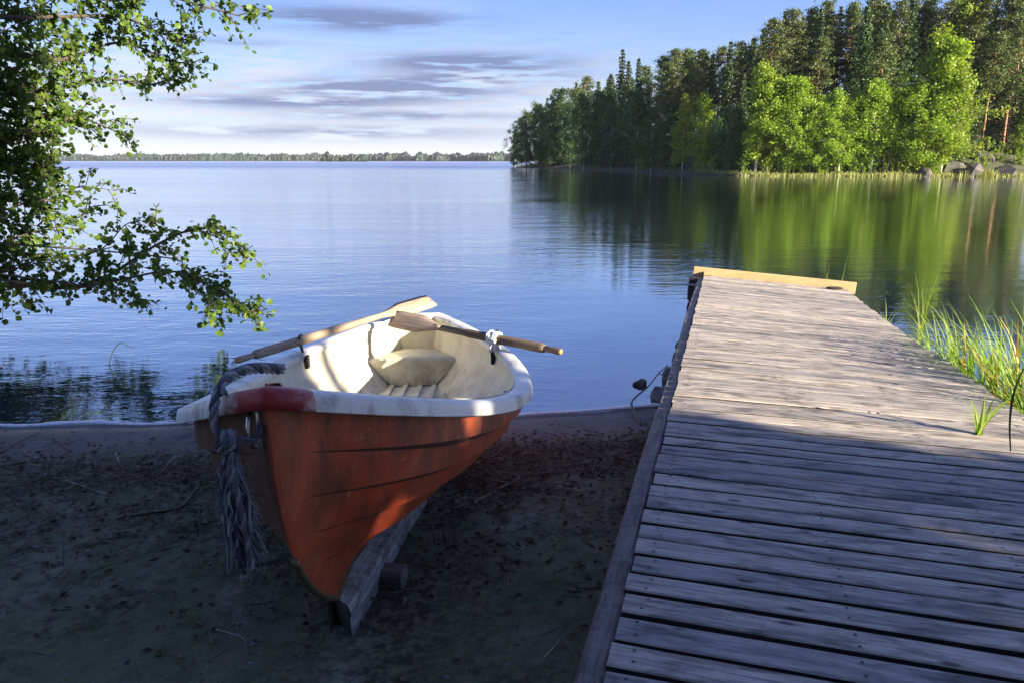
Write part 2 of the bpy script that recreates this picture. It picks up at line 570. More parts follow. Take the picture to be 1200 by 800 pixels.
t.link(bn.outputs[0], b.inputs['Normal'])
gl = t.node('ShaderNodeBsdfGlossy')
gl.inputs['Color'].default_value = (0.90, 0.94, 1, 1)
t.link(t.math('ADD', t.math('MULTIPLY_ADD', windy, 0.16, 0.03), openw), gl.inputs['Roughness'])
t.link(bn.outputs[0], gl.inputs['Normal'])
fr = t.node('ShaderNodeFresnel', i_IOR=1.36)
t.link(bn.outputs[0], fr.inputs['Normal'])
mxw = t.node('ShaderNodeMixShader')
t.link(t.math('MULTIPLY_ADD', fr.outputs[0], 1.35, 0.22, clamp=True), mxw.inputs[0])
t.link(b.outputs[0], mxw.inputs[1])
t.link(gl.outputs[0], mxw.inputs[2])
t.link(mxw.outputs[0], o.inputs[0])
M_WATER = m
M_LIPGLINT = simple('painted_sky_glint', (0.85, 0.87, 0.90), 0.3, 0.15, 20)


# ------------------------------------------------------------------ the setting: beach, lake, headland, far shore
def lerp_tab(tab, x):
    for (x0, v0), (x1, v1) in zip(tab, tab[1:]):
        if x <= x1:
            u = max(0, (x - x0) / (x1 - x0))
            return v0 + (v1 - v0) * u
    return tab[-1][1]


def shore_y(x):
    return lerp_tab([(-60, 7.5), (-12, 6.2), (-4, 5.52), (-1, 5.5), (0.2, 5.68), (1.3, 5.92), (2.5, 5.5), (5, 5.0), (12, 4.5), (60, 3)], x) + 0.05 * math.sin(x * 2.1) + 0.03 * math.sin(x * 5.3 + 1)


def beach_z(x, y):
    s = shore_y(x) - y
    if s < 0:
        return max(-2.5, 0.16 * s)
    z = 0.085 * min(s, 4.2) + 0.03 * (1 - math.exp(-s * 2.5)) + 0.02 * max(0, s - 4.2)
    k = min(1, s / 0.8)
    z += k * 0.035 * fractal(x * 0.9, y * 0.9, 3.1)
    k2 = min(1, max(0, (s - 0.7) / 0.5))
    z += k2 * 0.016 * fractal(x * 5, y * 5, 1.7) + k2 * 0.006 * fractal(x * 19, y * 19, 5.2, 3)
    return z + feet_z(x, y)


FEET = []
fr_ = random.Random(4)
for (x0, y0, ang, cnt_) in ((-3.6, 2.0, 1.25, 7), (-2.2, 5.0, -1.9, 6), (0.5, 2.0, 1.9, 6), (0.9, 4.9, -1.7, 4), (-1.9, 2.2, 1.45, 5)):
    for q in range(cnt_):
        s_ = 1 if q % 2 else -1
        FEET.append((x0 + math.cos(ang) * 0.55 * q - math.sin(ang) * 0.11 * s_ + fr_.gauss(0, .04), y0 + math.sin(ang) * 0.55 * q + math.cos(ang) * 0.11 * s_ + fr_.gauss(0, .04), ang + fr_.gauss(0, .2)))


def feet_z(x, y):
    z = 0.0
    for (fx, fy, fa_) in FEET:
        dx, dy = x - fx, y - fy
        if dx * dx + dy * dy < 0.09:
            a_ = (dx * math.cos(fa_) + dy * math.sin(fa_)) / 0.135
            b_ = (-dx * math.sin(fa_) + dy * math.cos(fa_)) / 0.055
            q = math.sqrt(a_ * a_ + b_ * b_)
            z += -0.020 * math.exp(-q ** 4) + 0.009 * math.exp(-((q - 1.35) / 0.3) ** 2)
    return z


def axis(lo, a, b_, hi, fine, coarse):
    v = list(np.arange(a, b_ + 1e-6, fine))
    st, x = fine, a
    L = []
    while x > lo:
        st = min(coarse, st * 1.35)
        x -= st
        L.append(x)
    st, x = fine, v[-1]
    Rr = []
    while x < hi:
        st = min(coarse, st * 1.35)
        x += st
        Rr.append(x)
    return L[::-1] + v + Rr


def grid_mesh(name, xs, ys, zf_, m_, smooth=True):
    V = [(x, y, zf_(x, y)) for y in ys for x in xs]
    nx = len(xs)
    F = [(j * nx + i, j * nx + i + 1, (j + 1) * nx + i + 1, (j + 1) * nx + i) for j in range(len(ys) - 1) for i in range(nx - 1)]
    return mesh_obj(name, V, F, m_, None, smooth)


beach = grid_mesh('beach', axis(-60, -4.8, 2.0, 60, 0.032, 3.0), axis(-40, 1.2, 6.1, 40, 0.032, 3.0), beach_z, M_SAND)
tag(beach, 'dark sandy beach sloping down to the lake', 'beach', kind='structure')
water = mesh_obj('lake_water', [(-6000, -30, 0), (6000, -30, 0), (6000, 9000, 0), (-6000, 9000, 0)], [(0, 1, 2, 3)], M_WATER)
tag(water, 'calm blue lake with fine ripples', 'water', kind='structure')
# lip of the last ripple, painted white for the sky it reflects
fb = MB()
pts = []
for i in range(175):
    x = -5.2 + i * 0.0385
    d_ = 0.030 * math.sin(x * 3.1) + 0.012 * math.sin(x * 9 + 1)
    pts.append((x, shore_y(x) + 0.03 + d_ * 0.6, 0.002))
fb.tube(pts, [0.012 + 0.020 * abs(fractal(i * 0.11, 2.0)) for i in range(175)], 6)
tag(fb.build('shore_glint', M_LIPGLINT, None, True), 'thin ripple lip with painted sky glint where the lake laps the sand', 'glint', kind='structure')

# headland across the bay
HS = []
for px, d in [(596, 212), (620, 196), (680, 170), (760, 127), (870, 100), (1000, 96.5), (1100, 95.5), (1200, 95), (1290, 97)]:
    HS.append(((px - 600) / 881 * d, d))
POLY = HS + [(92, 104), (112, 118), (150, 130), (150, 300), (60, 330), (8, 260)]


def poly_dist(x, y):
    ins = False
    dm = 1e9
    n = len(POLY)
    for i in range(n):
        x0, y0 = POLY[i]
        x1, y1 = POLY[(i + 1) % n]
        if (y0 > y) != (y1 > y) and x < (x1 - x0) * (y - y0) / (y1 - y0) + x0:
            ins = not ins
        dx, dy = x1 - x0, y1 - y0
        u = max(0, min(1, ((x - x0) * dx + (y - y0) * dy) / (dx * dx + dy * dy)))
        dm = min(dm, math.hypot(x - x0 - u * dx, y - y0 - u * dy))
    return dm if ins else -dm


def head_z(x, y):
    d = poly_dist(x, y)
    if d < 0:
        return max(-2, 0.35 * d)
    steep = 0.25 + 0.16 * max(0, min(1, (x - 30) / 20))
    return 0.5 * (1 - math.exp(-d * 0.9)) + min(7.5, steep * max(0, d - 2) * 0.75) + 0.25 * fractal(x * 0.12, y * 0.12, 4.0)


hl = grid_mesh('headland', list(np.arange(-8, 156, 2.5)), list(np.arange(66, 336, 2.5)), head_z, M_MOSS)
tag(hl, 'low wooded headland across the bay', 'headland', kind='structure')


# far shore: low land and its wood
def land_strip(name, pts, depth, hmax, label):
    V = []
    F = []
    n = len(pts)
    for i, (x, y) in enumerate(pts):
        r = Vector((x, y, 0)).normalized()
        e = math.sin(math.pi * i / (n - 1)) ** 0.3 if 0 < i < n - 1 else 0
        for k, (dd, hh) in enumerate([(0, -0.5), (8, 1.0), (depth * 0.4, hmax * e), (depth, hmax * 0.6 * e)]):
            V.append((x + r.x * dd, y + r.y * dd, hh))
    for i in range(n - 1):
        for k in range(3):
            F.append((i * 4 + k, (i + 1) * 4 + k, (i + 1) * 4 + k + 1, i * 4 + k + 1))
    return tag(mesh_obj(name, V, F, M_MOSS, None, True), label, 'shore', kind='structure')


def shore_pts(x0, x1, d0, d1, n=30, wob=25):
    out_ = []
    for i in range(n):
        u = i / (n - 1)
        px = x0 + (x1 - x0) * u
        d = d0 + (d1 - d0) * u + wob * math.sin(u * 17) + wob * 0.5 * math.sin(u * 41 + 2)
        out_.append(((px - 600) / 881 * d, d))
    return out_


FAR = [('far_shore', shore_pts(-250, 470, 1850, 1550), 220, 5, 4200, 15),
       ('far_shore', shore_pts(440, 640, 1450, 1250), 160, 4, 1700, 14)]
for nm, pts, dep, hm, cnt, th in FAR:
    land_strip(nm, pts, dep, hm, 'low far shore along the horizon')
isl = shore_pts(372, 430, 1080, 1060, 12, 4)
land_strip('islet', isl, 40, 2, 'small wooded islet in front of the far shore')


def far_trees(name, pts, dep, hm, cnt, th, label):
    V = []
    F = []
    n = len(pts) - 1
    for _ in range(cnt):
        u = rng.random() * n
        k = min(int(u), n - 1)
        f_ = u - k
        x = pts[k][0] * (1 - f_) + pts[k + 1][0] * f_
        y = pts[k][1] * (1 - f_) + pts[k + 1][1] * f_
        r = Vector((x, y, 0)).normalized()
        dd = 6 + dep * 0.6 * rng.random() ** 1.7
        zb = hm * min(1, dd / (dep * 0.4)) * 0.8 - 0.5
        lf = 0.78 + 0.45 * fractal(u * 0.7, dd * 0.01, 9.0)
        h = th * lf * rng.uniform(0.75, 1.12)
        sp_ = rng.random() < 0.45
        rr = h * (rng.uniform(0.11, 0.16) if sp_ else rng.uniform(0.2, 0.3))
        bx, by = x + r.x * dd, y + r.y * dd
        b0 = len(V)
        prof = [(0.02, 0.5), (0.2, 1.0), (0.55, 0.62 if sp_ else 1.05), (0.82, 0.28 if sp_ else 0.75)]
        for (hh, ww) in prof:
            for q in range(6):
                a = q * math.pi / 3 + rng.random() * 0.5
                j = rng.uniform(0.75, 1.25)
                V.append((bx + rr * ww * j * math.cos(a), by + rr * ww * j * math.sin(a), zb + h * (hh + rng.uniform(-0.04, 0.04))))
        V.append((bx, by, zb + h))
        for L in range(3):
            for q in range(6):
                F.append((b0 + L * 6 + q, b0 + L * 6 + (q + 1) % 6, b0 + (L + 1) * 6 + (q + 1) % 6, b0 + (L + 1) * 6 + q))
        for q in range(6):
            F.append((b0 + 18 + q, b0 + 18 + (q + 1) % 6, b0 + 24))
    return tag(mesh_obj(name, V, F, M_FAR), label, 'forest', kind='stuff')


far_trees('far_forest', *FAR[0][1:], 'long dark wood along the far left shore on the horizon')
far_trees('far_forest', *FAR[1][1:], 'far wood on the shore beside the headland tip')
far_trees('islet_forest', isl, 36, 2, 150, 10.5, 'darker tree clump on the islet in front of the far shore')


# ------------------------------------------------------------------ headland trees
def quads(P, size, rng_, up=0.0, asp=1.0):
    """random leaf quads at points P -> vertices and faces"""
    n = len(P)
    N = rng_.normal(size=(n, 3))
    N[:, 2] += up
    N /= np.linalg.norm(N, axis=1, keepdims=True)
    A = np.cross(N, rng_.normal(size=(n, 3)))
    A /= np.linalg.norm(A, axis=1, keepdims=True) + 1e-9
    B = np.cross(N, A)
    s = (size * rng_.uniform(0.6, 1.35, n))[:, None]
    A = A * s
    B = B * s * asp
    V = np.stack([P - A * 0.5 - B * 0.15, P + B * 0.5 - A * 0.05, P + A * 0.5 + B * 0.1, P - B * 0.5 + A * 0.1], 1).reshape(-1, 3)
    F = np.arange(n * 4).reshape(-1, 4)
    return V, F


def np_mesh(name, V, F, m_):
    me = bpy.data.meshes.new(name)
    me.vertices.add(len(V))
    me.vertices.foreach_set('co', np.asarray(V, np.float32).ravel())
    k = F.shape[1]
    me.loops.add(F.size)
    me.loops.foreach_set('vertex_index', F.ravel().astype(np.int32))
    me.polygons.add(len(F))
    me.polygons.foreach_set('loop_start', np.arange(0, F.size, k, dtype=np.int32))
    me.polygons.foreach_set('loop_total', np.full(len(F), k, np.int32))
    me.materials.append(m_)
    me.update(calc_edges=True)
    return me


def trunk_mesh(name, H, r0, m_, limbs, lean=0.02, top=0.97):
    mb = MB()
    pts = [(lean * H * (i / 8) ** 1.5 * math.sin(i * 0.9), lean * H * 0.6 * math.sin(i * 1.4) * (i / 8), H * top * i / 8 - (0.4 if i == 0 else 0)) for i in range(9)]
    mb.tube(pts, [r0 * (1 - 0.9 * i / 8) for i in range(9)], 7)
    for a, b_ in limbs:
        a, b_ = Vector(a), Vector(b_)
        mid = (a + b_) / 2 + Vector((0, 0, 0.04 * H * rng.uniform(-0.3, 0.5)))
        mb.tube([a, mid, b_], [r0 * 0.28, r0 * 0.18, r0 * 0.05], 4)
    me_o = mb.build(name, m_, None, True)
    me = me_o.data
    bpy.data.objects.remove(me_o)
    return me


def make_birch(seed, H=14.0, wide=0.17, leaf=M_BIRCHLEAF, bark=M_BIRCH, low=0.08, n=9500, size=0.225, nl=34):
    r = np.random.default_rng(seed)
    P = []
    limbs = []
    lead = r.uniform(-0.03, 0.03, 2) * H
    for k in range(nl):
        u = low + (0.97 - low) * (k + r.random()) / nl
        uu = (u - low) / (1 - low)
        env = (0.30 + 0.9 * math.sin(math.pi * min(1, 0.10 + 0.80 * uu ** 0.9))) * (1 - 0.55 * uu ** 2.2)
        a = k * 2.4 + r.uniform(-0.5, 0.5)
        ln = H * wide * env * r.uniform(0.4, 1.35) * (1 + 0.3 * math.sin(a + seed))
        rise = ln * r.uniform(0.25, 0.95)
        p0 = np.array([lead[0] * uu, lead[1] * uu, u * H - rise * 0.5])
        p1 = p0 + np.array([ln * math.cos(a), ln * math.sin(a), rise])
        limbs.append((tuple(p0), tuple(p1)))
        ncl = 4
        for j in range(ncl):
            f_ = 0.3 + 0.75 * (j + r.random()) / ncl
            c_ = p0 + (p1 - p0) * f_ + r.normal(size=3) * 0.14 * ln
            m_ = int(n / nl / ncl * r.uniform(0.4, 1.6))
            rad = 0.40 * H / 14 * r.uniform(0.55, 1.3)
            q = c_ + r.normal(size=(m_, 3)) * np.array([rad, rad, rad * 0.85])
            q[:, 2] -= 0.5 * np.linalg.norm(q[:, :2] - c_[:2], axis=1)
            P.append(q)
    P = np.concatenate(P)
    P = P[P[:, 2] > 0.2]
    V, F = quads(P, size * H / 14, r)
    return trunk_mesh('trunk', H, 0.010 * H, bark, limbs), np_mesh('crown', V, F, leaf), H


def make_spruce(seed, H=18.0, wide=0.15, n_t=34, leaf=M_SPRUCE):
    r = np.random.default_rng(seed)
    P = []
    limbs = []
    for k in range(n_t):
        u = 0.06 + 0.93 * (k / n_t)
        rad0 = H * wide * (1 - u) ** 0.85 + 0.15
        nb = 6 if u < 0.75 else 4
        ph = r.random() * 6.28
        for j in range(nb):
            a = ph + 6.283 * (j + r.uniform(-0.25, 0.25)) / nb
            rad = rad0 * r.uniform(0.6, 1.2)
            m_ = int(48 * rad / 2 + 10)
            tt = r.random(m_) ** 0.7
            x = rad * tt
            z = u * H + 0.18 * rad * (1 - tt) - 0.42 * rad * tt + 0.22 * rad * tt ** 3 - np.abs(r.normal(size=m_)) * 0.16 * (1 + rad * 0.4)
            lat = r.normal(size=m_) * 0.16 * rad * (0.3 + tt)
            P.append(np.stack([x * math.cos(a) - lat * math.sin(a), x * math.sin(a) + lat * math.cos(a), z], 1))
            if j % 2 == 0:
                limbs.append(((0, 0, u * H), (rad * 0.8 * math.cos(a), rad * 0.8 * math.sin(a), u * H - 0.25 * rad)))
    P = np.concatenate(P)
    P = P[P[:, 2] > 0.3]
    V, F = quads(P, 0.34, r, 0.8, 0.55)
    return trunk_mesh('trunk', H, 0.011 * H, M_SPRUCEBARK, limbs, 0.004, 0.99), np_mesh('crown', V, F, leaf), H


def make_pine(seed, H=19.0, low=0.42):
    r = np.random.default_rng(seed)
    P = []
    limbs = []
    nc = 44
    for k in range(nc):
        u = low + (1 - low) * (k + r.random()) / nc
        uu = (u - low) / (1 - low)
        env = (0.35 + 0.75 * math.sin(math.pi * min(1, 0.12 + 0.72 * uu))) * (1 - 0.72 * uu ** 2.5)
        a = k * 2.4 + r.uniform(-0.6, 0.6)
        rad = H * 0.118 * env * r.uniform(0.35, 1.3)
        c_ = np.array([rad * math.cos(a), rad * math.sin(a), u * H + 0.15 * rad])
        for f_ in (0.55, 0.8, 1.0):
            m_ = int(62 * r.uniform(0.4, 1.5))
            q = np.array([c_[0] * f_, c_[1] * f_, c_[2] - 0.2 * (1 - f_) * rad]) + r.normal(size=(m_, 3)) * np.array([0.42, 0.42, 0.20]) * r.uniform(0.6, 1.3)
            P.append(q)
        limbs.append(((0, 0, u * H - 0.3 * rad), tuple(c_)))
    for k in range(8):               # dead snags under the crown
        u = r.uniform(0.2, low)
        a = r.random() * 6.283
        limbs.append(((0, 0, u * H), (1.3 * math.cos(a), 1.3 * math.sin(a), u * H - 0.1)))
    P = np.concatenate(P)
    V, F = quads(P, 0.27, r, 0.5, 0.6)
    return trunk_mesh('trunk', H, 0.0105 * H, M_PINEBARK, limbs, 0.012), np_mesh('crown', V, F, M_PINE), H


PROTO = {
    'birch': [make_birch(11), make_birch(12, wide=0.14, nl=28), make_birch(13, wide=0.2, low=0.16), make_birch(14, wide=0.125, nl=26), make_birch(15, wide=0.17, nl=24, low=0.2), make_birch(16, wide=0.15, nl=30)],
    'alder': [make_birch(21, leaf=M_DARKLEAF, bark=M_BARK, wide=0.2), make_birch(22, leaf=M_DARKLEAF, wide=0.17), make_birch(23, leaf=M_DARKLEAF, bark=M_BARK, wide=0.22)],
    'spruce': [make_spruce(31), make_spruce(32, wide=0.12), make_spruce(33, wide=0.17)],
    'pine': [make_pine(41), make_pine(42, low=0.5), make_pine(43, low=0.34), make_pine(44, low=0.45)],
    'bush': [make_birch(51, H=4.0, wide=0.34, low=0.05, n=2600, size=0.5, nl=16), make_birch(52, H=4.0, wide=0.4, low=0.05, n=2600, size=0.5, nl=16)],
    'sapling': [make_birch(61, H=8.0, wide=0.16, n=3000, size=0.36, nl=24)],
}
NAMEOF = {'birch': 'birch_tree', 'alder': 'alder_tree', 'spruce': 'spruce_tree', 'pine': 'pine_tree', 'bush': 'bush', 'sapling': 'birch_tree'}
CATOF = {'birch': 'birch', 'alder': 'tree', 'spruce': 'spruce', 'pine': 'pine', 'bush': 'bush', 'sapling': 'birch'}
TREES = []


def shore_d(px):
    return lerp_tab([(596, 212), (620, 196), (680, 170), (760, 127), (870, 100), (1000, 96.5), (1100, 95.5), (1200, 95), (1290, 97)], px)


def plant(kind, px, inl, top, row, label=None, wmul=1.0):
    d = shore_d(px) + inl
    x = (px - 600) / 881 * d
    z0 = head_z(x, d)
    # a leaning line of sight: find the height that reaches the wanted top row of the photo
    c, s = math.cos(PITCH), math.sin(PITCH)
    U = 400 - top
    zt = CAMZ + d * (-s * FPX + U * c) / (c * FPX + U * s)
    h = max(2.5, zt - z0)
    TREES.append(dict(kind=kind, px=px, x=x, y=d, z=z0, h=h, row=row, label=label, w=wmul))


sky_line = [(596, 155), (612, 132), (625, 117), (650, 104), (672, 92), (700, 93), (715, 84), (724, 50), (732, 70), (745, 66), (762, 82), (772, 64),
            (800, 56), (828, 58), (845, 40), (862, 50), (882, 30), (895, 28), (906, 6), (925, 16), (948, 2), (975, 6), (1000, -12), (1030, 2), (1060, -14), (1085, 8),
            (1110, -18), (1135, -2), (1160, -22), (1200, -15), (1240, -30), (1300, -30)]
rr = random.Random(5)
# skyline and back rows
for px, kind in [(611, 'alder'), (628, 'alder'), (640, 'spruce'), (656, 'alder'), (673, 'spruce'), (687, 'pine'), (700, 'spruce'), (708, 'spruce'), (715, 'spruce'),
                 (724, 'spruce'), (735, 'spruce'), (745, 'spruce'), (758, 'spruce'), (772, 'pine'), (786, 'pine'), (800, 'pine'), (815, 'pine'), (829, 'spruce'),
                 (845, 'spruce'), (858, 'pine'), (872, 'spruce'), (884, 'spruce'), (896, 'pine'), (906, 'spruce'), (916, 'pine'), (927, 'spruce'), (936, 'pine'), (945, 'spruce'), (955, 'pine'),
                 (968, 'spruce'), (982, 'pine'), (1000, 'spruce'), (1010, 'pine'), (1022, 'spruce'), (1036, 'pine'), (1052, 'spruce'), (1070, 'pine'), (1090, 'pine'), (1112, 'birch'),
                 (1128, 'pine'), (1143, 'spruce'), (1160, 'pine'), (1172, 'pine'), (1186, 'spruce'), (1204, 'pine'), (1232, 'pine')]:
    plant(kind, px, (rr.uniform(15, 24) if px > 900 else rr.uniform(9, 17)) * (1 if px > 700 else 0.7), lerp_tab(sky_line, px) + rr.uniform(-3, 3), 'back')
for px in list(range(655, 1225, 17)):                # second line, a little lower, fills the wood
    px = px + rr.uniform(-7, 7)
    plant(rr.choice(['spruce', 'spruce', 'alder', 'pine']) if px < 850 else rr.choice(['spruce', 'pine', 'pine']), px, rr.uniform(24, 34), lerp_tab(sky_line, px) + rr.uniform(4, 22), 'deep')
for px, kind, top in [(790, 'spruce', 98), (864, 'spruce', 84), (915, 'spruce', 66), (948, 'pine', 44), (990, 'spruce', 52), (1020, 'pine', 40), (1042, 'spruce', 48), (1120, 'pine', 30), (1147, 'pine', 38), (1176, 'pine', 20), (1196, 'spruce', 70), (1132, 'spruce', 95), (1158, 'spruce', 104), (1110, 'spruce', 80)]:
    plant(kind, px, rr.uniform(6, 9) if px < 900 else rr.uniform(11, 14), top, 'middle')
# front row along the water
for px, kind, top in [(604, 'alder', 150), (617, 'alder', 128), (634, 'alder', 122), (652, 'alder', 112), (668, 'alder', 117), (684, 'alder', 106), (699, 'alder', 104), (716, 'alder', 118),
                      (732, 'alder', 98), (746, 'alder', 104), (763, 'alder', 122), (782, 'alder', 118), (800, 'birch', 110), (824, 'birch', 107), (843, 'alder', 122), (860, 'alder', 124),
                      (886, 'birch', 70), (899, 'birch', 92), (913, 'birch', 88), (931, 'birch', 90), (950, 'birch', 111), (971, 'birch', 105), (996, 'birch', 104), (1022, 'birch', 88),
                      (1036, 'birch', 98), (1054, 'birch', 101), (1078, 'birch', 62), (1094, 'birch', 36), (1084, 'birch', 84), (892, 'birch', 118), (922, 'birch', 120), (941, 'birch', 128), (961, 'birch', 118), (984, 'birch', 112), (1009, 'birch', 108), (1045, 'birch', 112), (1066, 'birch', 96), (1104, 'birch', 92)]:
    plant(kind, px, rr.uniform(2.0, 4.5) if px < 850 else rr.uniform(1.2, 3.4), top, 'front', None, 1.0 if px < 850 else 1.22)
plant('sapling', 1118, 7, 124, 'front')
plant('birch', 1196, 10, 118, 'front')
for px, top in [(640, 184), (700, 183), (752, 182), (790, 184), (835, 183), (872, 181), (900, 184), (918, 188), (925, 184), (940, 182), (962, 180), (985, 184), (1000, 186), (1012, 182), (1027, 184), (1042, 183), (1056, 185), (1080, 183), (1096, 180), (1066, 180), (1130, 165), (1190, 172), (1170, 186), (1148, 160), (1205, 150), (1108, 178), (1122, 150)]:
    plant('bush', px, rr.uniform(1.0, 1.8) if px < 1100 else rr.uniform(4, 7), top, 'shrub')

ORD = ['leftmost', 'second', 'third', 'fourth', 'fifth', 'sixth', 'seventh', 'eighth', 'ninth', 'tenth', 'eleventh', 'twelfth', 'thirteenth', 'fourteenth']


def zone(px):
    return ('on the shaded headland tip', 'on the dark middle headland', 'behind the sunlit birches', 'above the right rocks')[0 if px < 715 else 1 if px < 872 else 2 if px < 1105 else 3]


KD = {'birch': 'yellow-green birch', 'alder': 'dark leafy tree', 'spruce': 'pointed spruce', 'pine': 'bare-trunked pine', 'bush': 'low bush', 'sapling': 'slim young birch'}
RD = {'front': 'in the front row', 'back': 'on the skyline', 'middle': 'in the middle row', 'deep': 'deep in the wood', 'shrub': 'at the water'}
byset = {}
for T in TREES:
    z = zone(T['px'])
    if T['row'] in ('front', 'shrub') and 872 <= T['px'] < 1105:
        z = 'of the sunlit shore'
    T['set'] = (T['kind'], T['row'], z)
    byset.setdefault(T['set'], []).append(T)
for (kind, row, z), L in byset.items():
    L.sort(key=lambda T: T['px'])
    for i, T in enumerate(L):
        if row == 'deep':
            T['lab'] = f'half hidden {KD[kind]} {RD[row]} {z}'
        elif len(L) == 1:
            T['lab'] = f'{KD[kind]} standing alone {RD[row]} {z}'
        elif i == len(L) - 1:
            T['lab'] = f'rightmost {KD[kind]} {RD[row]} {z}'
        elif i < 8:
            T['lab'] = (f'{ORD[i]} {KD[kind]} ' + ('' if i == 0 else 'from the left ') + f'{RD[row]} {z}')
        else:
            T['lab'] = f'{KD[kind]} {RD[row]} {z}, {ORD[len(L) - 1 - i].replace("leftmost", "first")} from the right'
for T in TREES:
    tm, cm, H0 = PROTO[T['kind']][rr.randrange(len(PROTO[T['kind']]))]
    e = thing(NAMEOF[T['kind']], T['lab'], CATOF[T['kind']], (T['x'], T['y'], T['z'] - 0.1), 'trees and bushes on the wooded headland')
    k = T['h'] / H0
    kw = k * T['w']
    if T['kind'] in ('pine', 'spruce'):
        kw = (k + 1) / 2 if k < 1 else k
    e.scale = (kw, kw, k)
    e.rotation_euler = (rr.uniform(-0.02, 0.02), rr.uniform(-0.02, 0.02), rr.uniform(0, 6.28))
    for nm, me in (('trunk', tm), ('crown', cm)):
        c_ = bpy.data.objects.new(nm, me)
        COL.objects.link(c_)
        c_.parent = e

# reed fringe along the headland shore (uncountable)
V = []
F = []
for _ in range(3600):
    px = rr.uniform(815, 1205)
    inl = rr.uniform(-0.5, 1.2)
    d = shore_d(px) + inl
    x = (px - 600) / 881 * d
    z0 = max(0, head_z(x, d))
    h = rr.uniform(0.15, 0.55) * (1.9 if 1125 < px < 1172 else 1)
    a = rr.uniform(0, 6.28)
    wv = rr.uniform(0.03, 0.06)
    l = rr.uniform(-0.15, 0.15)
    b0 = len(V)
    V += [(x - wv * math.cos(a), d - wv * math.sin(a), z0), (x + wv * math.cos(a), d + wv * math.sin(a), z0), (x + l, d, z0 + h)]
    F.append((b0, b0 + 1, b0 + 2))
tag(mesh_obj('shore_reeds', V, F, M_STRAW), 'pale strip of reeds along the sunlit headland shore', 'reeds', kind='stuff')


def rock_mesh(name, size, seed, m_, parent=None, sub=3, rough=0.35):
    bm = bmesh.new()
    bmesh.ops.create_icosphere(bm, subdivisions=sub, radius=1)
    prn = random.Random(seed)
    planes = [Vector((prn.gauss(0, 1), prn.gauss(0, 1), prn.gauss(0, 0.8))).normalized() for _ in range(9)]
    for v in bm.verts:
        p = v.co.copy()
        k = 1 + rough * mnoise.fractal(p * 1.1 + Vector((seed * 3.7, seed, 0)), 1, 2, 4)
        for pn in planes:
            dd_ = p.dot(pn)
            if dd_ > 0.62:
                k *= 0.62 / dd_ * 0.75 + 0.25
        v.co = Vector((p.x * k * size[0], p.y * k * size[1], p.z * k * size[2]))
    me = bpy.data.meshes.new(name)
    bm.to_mesh(me)
    bm.free()
    me.materials.append(m_)
    for p in me.polygons:
        p.use_smooth = True
    ob = bpy.data.objects.new(name, me)
    COL.objects.link(ob)
    if parent:
        ob.parent = parent
    return ob


for i, (px, top, wpx, inl, lab) in enumerate([
        (1118, 189, 34, 2.0, 'broad grey granite boulder at the foot of the pines, left of the split rock'),
        (1140, 191, 24, 0.8, 'pale upright granite rock face at the water below the pines'),
        (1085, 196, 16, 0.5, 'small grey boulder at the right end of the sunlit birch row'),
        (1176, 190, 34, 1.5, 'dark granite boulder at the water near the right edge of the photo'),
        (912, 207, 12, -0.2, 'low grey stone in the shallows under the left end of the birch row'),
        (1150, 178, 30, 7.0, 'mossy grey rock higher up the bank among pine trunks')]):
    d = shore_d(px) + inl
    x = (px - 600) / 881 * d
    z0 = max(-0.3, head_z(x, d) - 0.5)
    ztop = CAMZ + (188 - top) / 881 * d
    hz = max(0.4, ztop - z0)
    ob = rock_mesh('boulder', (wpx / 881 * d * 0.62, 1.6, hz), i + 2, M_GRANITE, None, 2)
    for p_ in ob.data.polygons:
        p_.use_smooth = False
    ob.location = (x, d, z0)
    tag(ob, lab, 'boulder', 'boulders along the headland shore')

# ------------------------------------------------------------------ dock
h_ = 1.40
dv = Vector((0.27687544, 0.96044177, -0.02985973))
av_ = Vector((0.96073267, -0.27747567, 0.0))
dv.normalize()
av_ = (av_ - dv * av_.dot(dv)).normalized()
nv = av_.cross(dv)
DO = Vector((0, 0, CAMZ)) - nv * h_
DM = Matrix((av_, dv, nv)).transposed().to_4x4()
DM.translation = DO
dock = thing('dock', 'grey weathered plank jetty running out from the beach into the lake', 'jetty')
dock.matrix_world = DM


def D(a, l, z=0.0):
    return DM @ Vector((a, l, z))


AL, AR = -0.250, 1.850
PIT = 0.1416
END = 11.83


def roll(l):
    return -0.062 * max(0, min(1, (l - 4.5) / 6.0))


